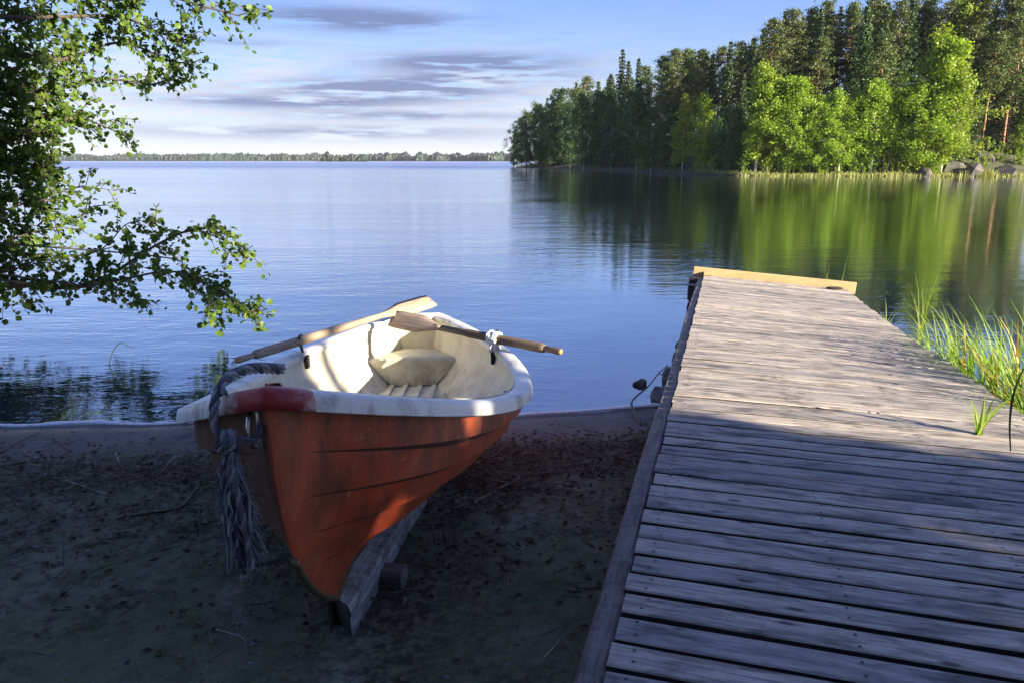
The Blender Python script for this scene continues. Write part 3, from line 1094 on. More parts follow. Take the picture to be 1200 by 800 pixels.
np_ = int((END + 0.30) / PIT)
pr = random.Random(3)
NAILS = (AL + 0.075, AL + 0.74, AL + 1.40, AR - 0.08)
for i in range(np_):
    l = END - (i + 0.5) * PIT
    gap = 0.021 if l < 4.4 else 0.011
    gap *= pr.uniform(0.7, 1.35)
    wd = PIT - gap
    th = 0.03
    x0 = AL + pr.uniform(-0.006, 0.006)
    x1 = AR + pr.uniform(-0.012, 0.012) + (0.05 if l < 7.3 else 0.0)
    dz = pr.uniform(-0.0035, 0.0035)
    twist = pr.uniform(-0.010, 0.010)
    mb = MB()
    prof = [(-wd / 2, -th), (-wd / 2, -0.005), (-wd / 2 + 0.005, 0), (0, 0.0008), (wd / 2 - 0.005, 0), (wd / 2, -0.005), (wd / 2, -th)]
    n = 12
    V = []
    F = []
    ph = pr.uniform(0, 6)
    bow = pr.uniform(-0.004, 0.004)
    for k in range(n + 1):
        u = k / n
        xx = x0 + (x1 - x0) * u
        dy = bow * math.sin(u * 3.14) + 0.0012 * math.sin(u * 17 + ph)
        zz = 0.0018 * math.sin(u * 5 + ph) + 0.004 * bow * 100 * 0.1 * (u - 0.5)
        for (py, pz) in prof:
            V.append((xx - AL, py + dy, pz + zz + twist * py))
    m_ = len(prof)
    for k in range(n):
        for j in range(m_):
            j2 = (j + 1) % m_
            F.append((k * m_ + j, (k + 1) * m_ + j, (k + 1) * m_ + j2, k * m_ + j2))
    F.append(tuple(range(m_)))
    F.append(tuple(n * m_ + j for j in range(m_))[::-1])
    mb.add(V, F, 0)
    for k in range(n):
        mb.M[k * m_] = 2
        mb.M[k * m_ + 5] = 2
    for nx in NAILS:                # nail heads, slightly sunk
        for sy in (-0.27, 0.27):
            cx_, cy_ = nx - AL + pr.uniform(-0.012, 0.012), sy * wd + pr.uniform(-0.008, 0.008)
            r_ = 0.0048
            zz = 0.0034
            mb.add([(cx_ + r_ * 1.3 * math.cos(q * math.pi / 4), cy_ + r_ * math.sin(q * math.pi / 4), zz) for q in range(8)], [tuple(range(8))], 1)
    o = mb.build('plank', [M_DECK, M_NAIL, M_GAPSHADE], dock)
    o.location = (AL, l, dz)
    o.rotation_euler = (0, -roll(l), 0)
# side timber, stringers, posts, end beam
mb = MB()
pts = [(AL - 0.045 + 0.006 * math.sin(l * 1.3), l, -0.075) for l in np.arange(-0.35, END - 0.05, 0.25)]
V = []
F = []
for i, p in enumerate(pts):
    for (ox, oz) in [(-0.042, -0.06), (-0.046, 0.035), (-0.034, 0.05), (0.03, 0.054), (0.042, 0.044), (0.042, -0.06)]:
        V.append(Vector(p) + Vector((ox + 0.004 * fractal(i * 0.4, ox * 40), 0, oz + 0.005 * fractal(i * 0.35, oz * 50, 3))))
for i in range(len(pts) - 1):
    for j in range(6):
        j2 = (j + 1) % 6
        F.append((i * 6 + j, i * 6 + j2, (i + 1) * 6 + j2, (i + 1) * 6 + j))
F += [tuple(range(6))[::-1], tuple((len(pts) - 1) * 6 + j for j in range(6))]
mb.add(V, F)
mb.build('edge_beam', M_LOG, dock)
for sx in (AL + 0.09, (AL + AR) / 2, AR - 0.10):
    mb = MB()
    for l0, l1 in ((-0.3, 4.5), (4.5, 8), (8, END - 0.02)):
        c0 = Vector((sx, (l0 + l1) / 2, -0.105 + (sx - AL) * (-1) * (-roll((l0 + l1) / 2))))
        mb.box(c0, (0.05, l1 - l0 - 0.004, 0.14))
    mb.build('stringer', M_LOG, dock)
for sx, l in ((AL - 0.13, END - 0.75), (AR + 0.0, END - 0.9), (AL + 0.1, 7.0), (AR - 0.1, 7.0), (AL + 0.1, 3.9), (AR - 0.1, 3.9)):
    mb = MB()
    mb.tube([(sx, l, -1.6), (sx, l, -0.18)], 0.055, 12)
    mb.build('post', M_LOG, dock, True)
e_roll = roll(END)
rot = Matrix.Rotation(-e_roll, 3, 'Y')
mb = MB()
mb.box((AL - 0.17 + 1.19, END + 0.035, 0.030 - 0.062 * 1.05), (2.38, 0.05, 0.175), 0, rot, 0.005)
mb.build('end_beam', M_NEWWOOD, dock)
mb = MB()
mb.box((AL + 0.06, END - 0.05, 0.032), (0.13, 0.10, 0.055), 0, None, 0.004)
mb.build('corner_block', M_NEWWOOD, dock)
mb = MB()
mb.box((AL - 0.12, END - 0.12, -0.10), (0.20, 0.26, 0.16), 0, None, 0.02)
mb.build('float_bracket', M_BLACK, dock)
mb = MB()
mb.box((AL - 0.14, END - 0.75, -0.17), (0.13, 0.22, 0.22), 0, None, 0.02)
mb.build('float_bracket', M_BLACK, dock)
mb = MB()
hv = [(-0.11, 0), (-0.06, 0.12), (0.06, 0.13), (0.13, 0.03), (0.12, -0.05), (-0.04, -0.05)]
for k in (0,):
    V = [(1.62 + x, END - 0.20 + y, 0.006 - 0.105) for x, y in hv] + [(1.62 + x * 0.9, END - 0.20 + y * 0.9, 0.024 - 0.105) for x, y in hv]
    F = [tuple(range(6, 12))] + [(i, (i + 1) % 6, (i + 1) % 6 + 6, i + 6) for i in range(6)] + [tuple(range(5, -1, -1))]
    mb.add(V, F)
mb.build('dark_hole_patch', M_BLACK, dock)  # black slab standing in for a dark hole in the deck

# ------------------------------------------------------------------ rowing boat
BP = {'L': 4.092, 'B': 1.592, 'T': 0.265, 'um': 0.506, 'p': 2.108, 'q': 0.804, 'h0': 0.519, 'hb': 0.934, 'hs': 0.616, 'R': 0.652, 'k': 2.728, 'am': 2.3, 'ab': 1.36}


def b_half(u):
    if u < BP['um']:
        w_ = 1 - (1 - BP['T']) * abs((BP['um'] - u) / BP['um']) ** 2
    else:
        w_ = max(0.0, 1 - min(1, (u - BP['um']) / (1 - BP['um'])) ** BP['p']) ** BP['q']
    return BP['B'] / 2 * w_


def b_hgt(u):
    if u > 0.45:
        return BP['h0'] + (BP['hb'] - BP['h0']) * ((u - 0.45) / 0.55) ** 2
    return BP['h0'] + (BP['hs'] - BP['h0']) * ((0.45 - u) / 0.45) ** 2


def b_surf(u, v, side, inset=0.0, len_in=0.0):
    a = BP['am'] + (BP['ab'] - BP['am']) * u * u
    y = b_half(u)
    y = max(0.0, y - inset * min(1, y / 0.12))
    y = y * (1 - (1 - v) ** a) * side
    x = u * (BP['L'] - len_in - BP['R'] * (1 - v) ** BP['k'])
    return Vector((x, y, v * b_hgt(u)))


boat = thing('rowing_boat', 'old orange rowing boat with white rim pulled up bow first on the beach', 'rowing boat')
BMX = Matrix.Translation((-0.763, 5.763, 0.222)) @ Matrix.Rotation(R(-87.931), 4, 'Z') @ Matrix.Rotation(R(-4.649), 4, 'Y') @ Matrix.Rotation(R(0.764), 4, 'X')
boat.matrix_world = BMX
US = list(np.linspace(0, 0.6, 25)) + list(1 - (1 - np.linspace(0.6, 1, 46)[1:]) ** 1.0)
US = US[:-1] + [0.993, 0.998, 1.0]
LAPS = [0.81, 0.655, 0.505, 0.34]
# rows of the outer skin, doubled at every lap of the planking
rows = [(0.0, 0.0), (0.04, 0.0), (0.09, 0.0), (0.15, 0.0)]
edges = [0.0] + LAPS[::-1] + [1.0]
for k in range(len(edges) - 1):
    lo, hi = edges[k], edges[k + 1]
    if k == 0:
        rows = [(v, 0.0) for v in list(np.linspace(0, hi - 0.034, 7)) + [hi - 0.004]]
    else:
        fl = [0, .2, .4, .6, .68, .76, 1] if hi < 1 else [0, .2, .4, .6, .8, 1]
        for f_ in fl:
            v = lo + (hi - lo - (0.004 if hi < 1 else 0)) * f_
            rows.append((v, (1 - f_) ** 1.25))


def lap_amp(u):
    return 0.034 * max(0, min(1, (0.965 - u) / 0.10)) * (1 - 0.5 * max(0, 0.3 - u) / 0.3)


rows3 = []
for i_, (v, lp) in enumerate(rows):
    nxt = rows[i_ + 1][0] if i_ + 1 < len(rows) else 9
    strip = any(L_ - 0.006 < nxt <= L_ - 0.003 for L_ in LAPS)
    rows3.append((v, lp, (nxt - v) / 0.11 if strip else 0.0))


def skin(side):
    V = []
    F = []
    for u in US:
        for v, lp, kf in rows3:
            v = v + kf * 0.11 * (1 - max(0.01, min(1, max(0, 0.972 - u) / 0.14)) ** 1.2)
            p = b_surf(u, v, side, 0.050, 0.035)
            p.y += side * lap_amp(u) * lp * min(1, abs(p.y) / 0.1)
            p.z -= lap_amp(u) * lp * 0.12
            V.append(p)
    m_ = len(rows)
    for i in range(len(US) - 1):
        for j in range(m_ - 1):
            q = (i * m_ + j, (i + 1) * m_ + j, (i + 1) * m_ + j + 1, i * m_ + j + 1)
            F.append(q if side < 0 else q[::-1])
            va, vb = rows[j][0], rows[j + 1][0]
            lap_shade.append(1 if US[i] < 0.968 and any(vb > L_ - 0.006 and vb <= L_ for L_ in LAPS) and vb - va < 0.045 else 0)
    return V, F


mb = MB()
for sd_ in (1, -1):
    lap_shade = []
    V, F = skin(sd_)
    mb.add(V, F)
    mb.M[-len(F):] = lap_shade
# transom outside
tv = [b_surf(0, v, 1, 0.05) for v in np.linspace(0, 1, 12)]
tw = [b_surf(0, v, -1, 0.05) for v in np.linspace(0, 1, 12)]
V = [p + Vector((-0.004, 0, 0)) for p in tv + tw]
F = [(i, i + 1, 12 + i + 1, 12 + i) for i in range(11)]
mb.add(V, F)
hull = mb.build('hull', [M_ORANGE, M_LAPSHADE], boat, True)
es = hull.modifiers.new('split', 'EDGE_SPLIT')
es.split_angle = R(28)
# inner liner with a flat floor
mb = MB()
IUS = [u for u in US if u <= 0.985]
IV = list(np.linspace(0.0, 1, 22))
FLOOR = 0.13


def inner(u, v, side):
    uu = 0.012 + u * 0.985
    p = b_surf(uu, v, side, 0.085, 0.07)
    p.z = max(p.z, FLOOR + 0.0006 * abs(p.y))
    rib = 0.010 * (math.exp(-((v - 0.62) / 0.02) ** 2) + math.exp(-((v - 0.42) / 0.02) ** 2)) * min(1, (0.98 - u) / 0.2)
    p.y -= side * rib
    if v > 0.985:
        p.z += 0.004
    return p


for sd_ in (1, -1):
    V = [inner(u, v, sd_) for u in IUS for v in IV]
    m_ = len(IV)
    F = []
    for i in range(len(IUS) - 1):
        for j in range(m_ - 1):
            q = (i * m_ + j, (i + 1) * m_ + j, (i + 1) * m_ + j + 1, i * m_ + j + 1)
            F.append(q[::-1] if sd_ < 0 else q)
    mb.add(V, F)
V = [inner(0, v, 1) for v in IV] + [inner(0, v, -1) for v in IV]
F = [(i, i + 1, 22 + i + 1, 22 + i) for i in range(21)]
mb.add(V, F)
V = [inner(IUS[-1], v, 1) for v in IV] + [inner(IUS[-1], v, -1) for v in IV]
mb.add(V, [f[::-1] for f in F])
il = mb.build('inner_liner', M_CREAM, boat, True)
il.modifiers.new('split', 'EDGE_SPLIT').split_angle = R(32)
# rolled gunwale
gus = list(np.linspace(0, 0.6, 30)) + list(np.linspace(0.6, 1, 60)[1:])
gus = gus[:-1] + [0.9965, 0.999]
gc = [b_surf(u, 1, 1) for u in gus] + [b_surf(1, 1, 1)] + [b_surf(u, 1, -1) for u in gus[::-1]]
# smooth, round the bow a little
for _ in range(3):
    g2 = [p.copy() for p in gc]
    for i in range(1, len(gc) - 1):
        if gus[min(i, len(gus) - 1)] > 0.97 and i < len(gc) - 1 and abs(i - len(gus)) < 9:
            g2[i] = (gc[i - 1] + gc[i] * 2 + gc[i + 1]) / 4
    gc = g2
GPROF = [(-0.092, -0.030), (-0.090, -0.002), (-0.082, 0.004), (-0.052, 0.007), (-0.020, 0.007), (-0.007, 0.003), (-0.001, -0.005), (0.003, -0.024), (0.006, -0.047), (0.002, -0.050), (-0.005, -0.047), (-0.013, -0.028), (-0.06, -0.026)]


def sweep(path, prof, closed=False, cap=True):
    V = []
    F = []
    n = len(path)
    for i in range(n):
        t_ = path[min(i + 1, n - 1)] - path[max(i - 1, 0)]
        t2 = Vector((t_.x, t_.y, 0)).normalized()
        nn = Vector((-t2.y, t2.x, 0))
        if nn.dot(path[i] - Vector((1.9, 0, path[i].z))) < 0:
            nn = -nn
        for (o_, z_) in prof:
            off = o_
            V.append(path[i] + nn * off + Vector((0, 0, z_)))
    m_ = len(prof)
    for i in range(n - 1):
        for j in range(m_):
            j2 = (j + 1) % m_
            F.append((i * m_ + j, (i + 1) * m_ + j, (i + 1) * m_ + j2, i * m_ + j2))
    if cap:
        F.append(tuple(range(m_)))
        F.append(tuple((n - 1) * m_ + j for j in range(m_))[::-1])
    return V, F


nb = len(gus)
mb = MB()
mb.add(*sweep(gc[:nb - 5 + 1], GPROF))
mb.add(*sweep(gc[nb + 8:], GPROF))
tr = [gc[-1] + Vector((0.03, 0.03, 0)), gc[0] + Vector((0.03, -0.03, 0))]
V = []
for p in tr:
    for (o_, z_) in [(0.05, -0.03), (0.05, 0.008), (0.0, 0.014), (-0.05, 0.006), (-0.055, -0.05), (-0.03, -0.05)]:
        V.append(p + Vector((o_, 0, z_)))
F = [(j, (j + 1) % 6, (j + 1) % 6 + 6, j + 6) for j in range(6)] + [tuple(range(6)), tuple(range(11, 5, -1))]
mb.add(V, F)
gw = mb.build('gunwale', M_WHITE, boat, True)
gw.modifiers.new('split', 'EDGE_SPLIT').split_angle = R(38)
mb = MB()
mb.add(*sweep(gc[nb - 5:nb + 9], [(o_ * 1.02 + 0.0015, z_ + 0.0015) for o_, z_ in GPROF]))
# small breasthook plate closing the bow
tri = [gc[nb - 4] + Vector((-0.05, -0.03, 0.004)), gc[nb] + Vector((-0.06, 0, 0.006)), gc[nb + 4] + Vector((-0.05, 0.03, 0.004))]
mb.add(tri + [p + Vector((0, 0, -0.02)) for p in tri], [(0, 1, 2), (5, 4, 3), (0, 3, 4, 1), (1, 4, 5, 2), (2, 5, 3, 0)])
bc = mb.build('bow_cap', M_RED, boat, True)
bc['label'] = 'dark red painted nose of the white rim'
# stern seat and hidden midship thwart
def seat(u0, u1, v_top, name):
    mb_ = MB()
    n = 13
    V = []
    z0 = v_top * b_hgt(u1)
    pf = inner(u1, v_top, 1)
    pb = inner(u0, v_top, 1)
    for side_k in range(n):
        s_ = -1 + 2 * side_k / (n - 1)
        crown = 0.006 * (1 - s_ * s_)
        V.append(Vector((pb.x, pb.y * s_, z0 + crown)))
        V.append(Vector((pf.x - 0.02, pf.y * s_, z0 + crown)))
        V.append(Vector((pf.x, pf.y * s_, z0 - 0.014 + crown)))
        ydep = abs(s_) * pf.y
        zb = z0
        for v in np.linspace(0.02, v_top, 30):      # the hull side limits the face below
            q = inner(u1, v, 1)
            if q.y >= ydep:
                zb = q.z
                break
        zb = min(z0 - 0.015, max(zb, FLOOR + 0.02 * abs(s_)))
        V.append(Vector((pf.x - 0.02 * (1 - s_ * s_), pf.y * s_ * 0.995, zb)))
    F = []
    for k in range(n - 1):
        for j in range(3):
            F.append((k * 4 + j, k * 4 + j + 1, (k + 1) * 4 + j + 1, (k + 1) * 4 + j))
    mb_.add(V, F)
    return mb_.build(name, M_CREAM, boat, False)


seat(0.0, 0.115, 0.60, 'stern_seat')
seat(0.42, 0.50, 0.55, 'thwart')
for k, yy in enumerate((-0.26, -0.16, -0.055, 0.055, 0.16, 0.26)):
    mb = MB()
    mb.box((1.55, yy, FLOOR + 0.009), (2.2, 0.034, 0.016), 0, None, 0.004)
    mb.build('floor_rib', M_CREAM, boat)
# keel band along stem
mb = MB()
st = [b_surf(1, v, 1, 0.05, 0.035) for v in np.linspace(0.0, 0.42, 18)]
st = [b_surf(u, 0, 1, 0.05, 0.035) for u in np.linspace(0.5, 0.98, 10)] + st
mb.tube([p + Vector((0.004, 0, -0.003)) for p in st], 0.012, 8)
mb.build('keel_band', M_BRASS, boat, True)
# bow eye: staple of bright steel on the port bow
eye_l = BMX.inverted() @ at_dist(304, 502, 1.835)
mb = MB()
ex = eye_l
ring = [ex + Vector((-0.03, -0.012, 0.05)), ex + Vector((0.02, -0.016, 0.045)), ex + Vector((0.036, -0.018, 0.015)), ex + Vector((0.034, -0.018, -0.02)), ex + Vector((0.016, -0.016, -0.045)), ex + Vector((-0.03, -0.012, -0.05))]
mb.tube(smooth_path(ring, 18), 0.0065, 8)
mb.box(ex + Vector((-0.012, 0.004, 0)), (0.012, 0.03, 0.13), 0, None, 0.004)
mb.build('bow_eye', M_STEEL, boat, True)
# black cleat inside the bow
cl = b_surf(0.60, 0.93, 1, 0.11)
mb = MB()
mb.box(cl + Vector((0, -0.005, -0.01)), (0.085, 0.03, 0.06), 0, None, 0.008)
mb.tube([cl + Vector((0.03, -0.01, 0.0)), cl + Vector((0.13, 0.012, -0.004)), cl + Vector((0.17, 0.0, 0.0))], [0.012, 0.009, 0.006], 6)
mb.build('cleat', M_BLACK, boat)
# oarlocks
LOCK = {}
for nm, sd_ in (('starboard', 1), ('port', -1)):
    g = b_surf(0.30, 1, sd_)
    base = g + Vector((0, -sd_ * 0.045, 0))
    mb = MB()
    mb.box(base + Vector((0, -sd_ * 0.055, -0.055)), (0.06, 0.022, 0.085), 0, None, 0.006)
    mb.tube([base + Vector((0, -sd_ * 0.045, -0.06)), base + Vector((0, -sd_ * 0.02, 0.045))], 0.009, 8)
    pts = [base + Vector((0.036 * math.cos(a), -sd_ * 0.02, 0.085 + 0.040 * math.sin(a))) for a in np.linspace(R(125), R(415), 16)]
    mb.tube(pts, 0.008, 7)
    mb.build('oarlock', M_BLACK, boat, True)
    LOCK[sd_] = BMX @ (base + Vector((0, -sd_ * 0.02, 0.082)))


# ------------------------------------------------------------------ oars
def make_oar(label, handle, blade_base, tip, face_n, wrap_at=None, tipmat=M_OARTIP, mats=None):
    o = thing('oar', label, 'oar', handle)
    ax = (tip - handle).normalized()
    L = (tip - handle).length
    yy = (face_n.cross(ax)).normalized()
    zz = ax.cross(yy).normalized()
    M = Matrix((ax, yy, zz)).transposed().to_4x4()
    M.translation = handle
    o.matrix_world = M
    lb = (blade_base - handle).length
    mb_ = MB()
    xs = [0.13, 0.135, 0.16, 0.45, 0.8, lb * 0.75, lb + 0.02]
    mb_.tube([(x, 0, 0) for x in xs], [0.02, 0.0265, 0.030, 0.030, 0.028, 0.024, 0.020], 12)
    mb_.build('shaft', mats[0], o, True)
    mb_ = MB()
    mb_.tube([(0.004, 0, 0), (0.012, 0, 0), (0.03, 0, 0), (0.09, 0, 0), (0.128, 0, 0)], [0.017, 0.0195, 0.021, 0.0185, 0.0175], 12)
    hd = mb_.build('handle', mats[1], o, True)
    mb_ = MB()
    mb_.tube([(0.001, 0, 0), (0.0045, 0, 0)], [0.0155, 0.0165], 12)
    mb_.build('end_grain', tipmat, hd, True)
    mb_ = MB()
    n = 16
    V = []
    F = []
    for i in range(n):
        u = i / (n - 1)
        x = lb - 0.05 + (L - lb + 0.05) * u
        wv = 0.020 + 0.055 * min(1, u * 2.4) ** 1.3 - 0.004 * max(0, u - 0.85) / 0.15 * 2
        tt = 0.018 * (1 - u) ** 1.5 + 0.005
        V += [(x, -wv, 0), (x, -wv * 0.5, tt * 0.8), (x, 0, tt), (x, wv * 0.5, tt * 0.8), (x, wv, 0), (x, wv * 0.5, -tt * 0.8), (x, 0, -tt), (x, -wv * 0.5, -tt * 0.8)]
    for i in range(n - 1):
        for j in range(8):
            j2 = (j + 1) % 8
            F.append((i * 8 + j, i * 8 + j2, (i + 1) * 8 + j2, (i + 1) * 8 + j))
    F += [tuple(range(8))[::-1], tuple((n - 1) * 8 + j for j in range(8))]
    mb_.add(V, F)
    mb_.build('blade', mats[2], o, True)
    return o


lk = LOCK[-1]
tipA = at_dist(506, 352, 5.72)
dirA = (tipA - lk).normalized()
handA = lk - dirA * 0.50
make_oar('oar lying along the far left rim with its pale blade raised over the stern', handA, tipA - dirA * 0.56, tipA, Vector((0.25, -0.55, 0.8)), mats=(M_OAR, M_OAR, M_OAR))
lk = LOCK[1]
handB = at_dist(658, 412, 4.22)
tipB = at_dist(459, 373, 5.30)
dirB = (tipB - handB).normalized()
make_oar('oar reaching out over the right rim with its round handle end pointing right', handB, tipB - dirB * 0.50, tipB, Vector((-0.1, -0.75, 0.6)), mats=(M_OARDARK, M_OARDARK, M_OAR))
# cloth wound on the right oarlock
onB = handB + dirB * max(0.1, (lk - handB).dot(dirB))
mb = MB()
for k in range(5):
    c0 = onB + dirB * (-0.035 + 0.017 * k) + Vector((0, 0, 0.004 * math.sin(k * 2)))
    u1 = dirB.cross(Vector((0, 0, 1))).normalized()
    u2 = u1.cross(dirB)
    pts = [c0 + (u1 * math.cos(a) + u2 * math.sin(a)) * 0.037 for a in np.linspace(0.6, 6.0, 18)]
    mb.tube(pts, [0.010 + 0.003 * math.sin(i * 1.7 + k) for i in range(18)], 6)
for k in range(7):
    a = k * 0.9
    p0 = onB + Vector((0.02 * math.cos(a), 0.02 * math.sin(a), -0.035))
    mb.tube([p0, p0 + Vector((0.018 * math.sin(a), -0.012, -0.022)), p0 + Vector((0.028 * math.cos(a * 2), -0.01, -0.048))], [0.015, 0.016, 0.007], 6)
tag(mb.build('cloth_wrap', M_CLOTH, None, True), 'white rag wound round the oar at the right oarlock', 'rag')

# ------------------------------------------------------------------ mooring rope
def strand_rope(mb_, path, r, strands=3, turns_per_m=11, n=None):
    L = sum((path[i + 1] - path[i]).length for i in range(len(path) - 1))
    n = n or max(20, int(L * 130))
    P = smooth_path(path, n)
    up = Vector((0.3, 0.2, 1)).normalized()
    acc = 0
    frames = []
    for i in range(n):
        t_ = (P[min(i + 1, n - 1)] - P[max(i - 1, 0)]).normalized()
        up = (up - t_ * up.dot(t_)).normalized()
        if i:
            acc += (P[i] - P[i - 1]).length
        frames.append((P[i], up.copy(), t_.cross(up), acc))
    for s_ in range(strands):
        pts = []
        for (p, a, b_, l) in frames:
            ph = 2 * math.pi * (s_ / strands + l * turns_per_m)
            pts.append(p + (a * math.cos(ph) + b_ * math.sin(ph)) * r * 0.52)
        mb_.tube(pts, r * 0.56, 6)


rope = thing('mooring_rope', 'frayed blue-grey mooring rope knotted at the bow and hanging down', 'rope')
mb = MB()
dR = 1.85
P = [at_dist(330, 434, 2.25), at_dist(300, 433, 2.12), at_dist(277, 438, 2.02), at_dist(259, 452, 1.90), at_dist(251, 475, 1.83), at_dist(252, 497, 1.82), at_dist(262, 512, 1.80), at_dist(274, 518, 1.78)]
strand_rope(mb, P, 0.0125)
strand_rope(mb, [p + Vector((0.012, -0.016, 0.016)) for p in P[:4]] + [at_dist(262, 462, 1.86)], 0.011)
mb.build('rope_loop', M_ROPE, rope, True)
mb = MB()
kc = at_dist(268, 519, 1.77)
for k in range(5):
    a = k * 1.25
    ax1 = Vector((math.cos(a), math.sin(a), 0.4)).normalized()
    u1 = ax1.cross(Vector((0.2, 0.9, 0.3))).normalized()
    u2 = ax1.cross(u1)
    strand_rope(mb, [kc + Vector((0.008 * math.sin(k * 3), 0, 0.008 * math.cos(k * 2))) + (u1 * math.cos(q) + u2 * math.sin(q)) * 0.021 for q in np.linspace(0, 5.8, 10)], 0.010, 3, 16, 40)
strand_rope(mb, [kc, at_dist(285, 515, 1.79), at_dist(298, 512, 1.80), at_dist(305, 505, 1.80), at_dist(303, 497, 1.805)], 0.0095)
mb.build('knot', M_ROPE, rope, True)
mb = MB()
rg = random.Random(11)
for k in range(64):
    a = rg.uniform(0, 6.28)
    q = rg.random() ** 0.5
    ox, oy = 0.036 * q * math.cos(a), 0.03 * q * math.sin(a)
    ln = rg.uniform(0.16, 0.345) if k % 3 else rg.uniform(0.30, 0.35)
    pts = []
    ph, fq, am_ = rg.uniform(0, 6), rg.uniform(7, 22), rg.uniform(0.002, 0.006)
    dr = Vector((rg.gauss(0.006, 0.012), rg.gauss(0, 0.01), 0))
    for i in range(18):
        u = i / 17
        sp_ = min(1, 0.35 + u * 1.2)
        pts.append(kc + Vector((ox * sp_ + am_ * math.sin(u * fq + ph), oy * sp_ + am_ * math.cos(u * fq * 0.8 + ph), -0.02 - ln * u)) + dr * u * u * 1.6)
    mb.tube(pts, [rg.uniform(0.0030, 0.0062) * (1 - 0.3 * i / 17) for i in range(18)], 5)
for k in range(6):                # ends that keep their twist
    a = k * 1.05
    strand_rope(mb, [kc, kc + Vector((0.024 * math.cos(a), 0.022 * math.sin(a), -0.09)), kc + Vector((0.030 * math.cos(a + 0.5), 0.026 * math.sin(a), -0.19)), kc + Vector((0.034 * math.cos(a + 0.8) + 0.006, 0.028 * math.sin(a), -0.30 - 0.01 * k))], 0.0085, 3, 15, 44)
for k in range(260):           # loose fibres
    u = rg.random()
    a = rg.uniform(0, 6.28)
    p0 = kc + Vector((0.045 * math.cos(a) + 0.015 * u, 0.04 * math.sin(a), -0.02 - 0.34 * u))
    dd = Vector((math.cos(a) * 0.5 + rg.uniform(-0.4, 0.4), math.sin(a) * 0.5, rg.uniform(-1.1, -0.1))) * rg.uniform(0.012, 0.03)
    mb.tube([p0, p0 + dd * 0.5 + Vector((0, 0, 0.003)), p0 + dd], [0.0013, 0.0011, 0.0006], 4, 0, False)
mb.build('frayed_tail', M_ROPE, rope, True)

# ------------------------------------------------------------------ timber under the keel and its block
def rough_beam(name, a, b_, wd, ht, seed, m_, nseg=22):
    ax = b_ - a
    L = ax.length
    o_ = thing_mesh_matrix(a, ax)
    V = []
    F = []
    m2 = 12
    for i in range(nseg + 1):
        u = i / nseg
        for j in range(m2):
            q = [(-.5, -.5), (-.5, -.17), (-.5, .2), (-.44, .46), (-.15, .5), (.18, .5), (.44, .47), (.5, .3), (.5, 0.05), (.5, -.25), (.46, -.5), (0, -.5)][j]
            nzx = 0.012 * fractal(u * L * 2.2 + j * 7.1, seed)
            nzz = 0.014 * fractal(u * L * 2.2 + j * 3.3, seed + 5)
            endk = (0.03 * fractal(j * 2.3, seed + 9) + (0.5 - q[0]) * 0.11 + (0.5 - q[1]) * 0.05) if i == 0 else 0
            V.append((q[0] * wd + nzx, u * L + endk, q[1] * ht + nzz))
    for i in range(nseg):
        for j in range(m2):
            j2 = (j + 1) % m2
            F.append((i * m2 + j, i * m2 + j2, (i + 1) * m2 + j2, (i + 1) * m2 + j))
    F += [tuple(range(m2)), tuple(nseg * m2 + j for j in range(m2))[::-1]]
    mi = [0] * (len(F) - 2) + ([1, 1] if isinstance(m_, list) else [0, 0])
    ob = mesh_obj(name, V, F, m_, None, False, mi)
    ob.matrix_world = o_
    return ob


def thing_mesh_matrix(a, ax):
    y = ax.normalized()
    x = y.cross(Vector((0, 0, 1))).normalized()
    z = x.cross(y)
    M = Matrix((x, y, z)).transposed().to_4x4()
    M.translation = a
    return M


fa = at_dist(393, 724, 2.38)
fb_ = at_dist(520, 565, 4.75)
fb_ = Vector((-0.46, 4.7, 0.14))
fa = Vector((fa.x, fa.y, beach_z(fa.x, fa.y) + 0.075))
tb = rough_beam('timber', fa, fb_, 0.105, 0.15, 3.0, [M_OLDBEAM, M_ROTSHADE], 30)
tag(tb, 'split grey timber lying under the keel of the boat', 'timber')
bk = ground_at(462, 684, 0.27)
bk.z = beach_z(bk.x, bk.y)
wb = rough_beam('wood_block', Vector((bk.x - 0.30, bk.y + 0.05, bk.z + 0.03)), Vector((bk.x + 0.045, bk.y, bk.z + 0.035)), 0.10, 0.09, 8.0, M_LOG, 6)
tag(wb, 'short dark wood block under the timber right of the keel', 'wood block')

# ------------------------------------------------------------------ beach sticks, litter, pebbles
def gz(x, y, z=0.0):
    p = ground_at(x, y, 0.2)
    for _ in range(5):
        p = ground_at(x, y, beach_z(p.x, p.y) + z)
    return p


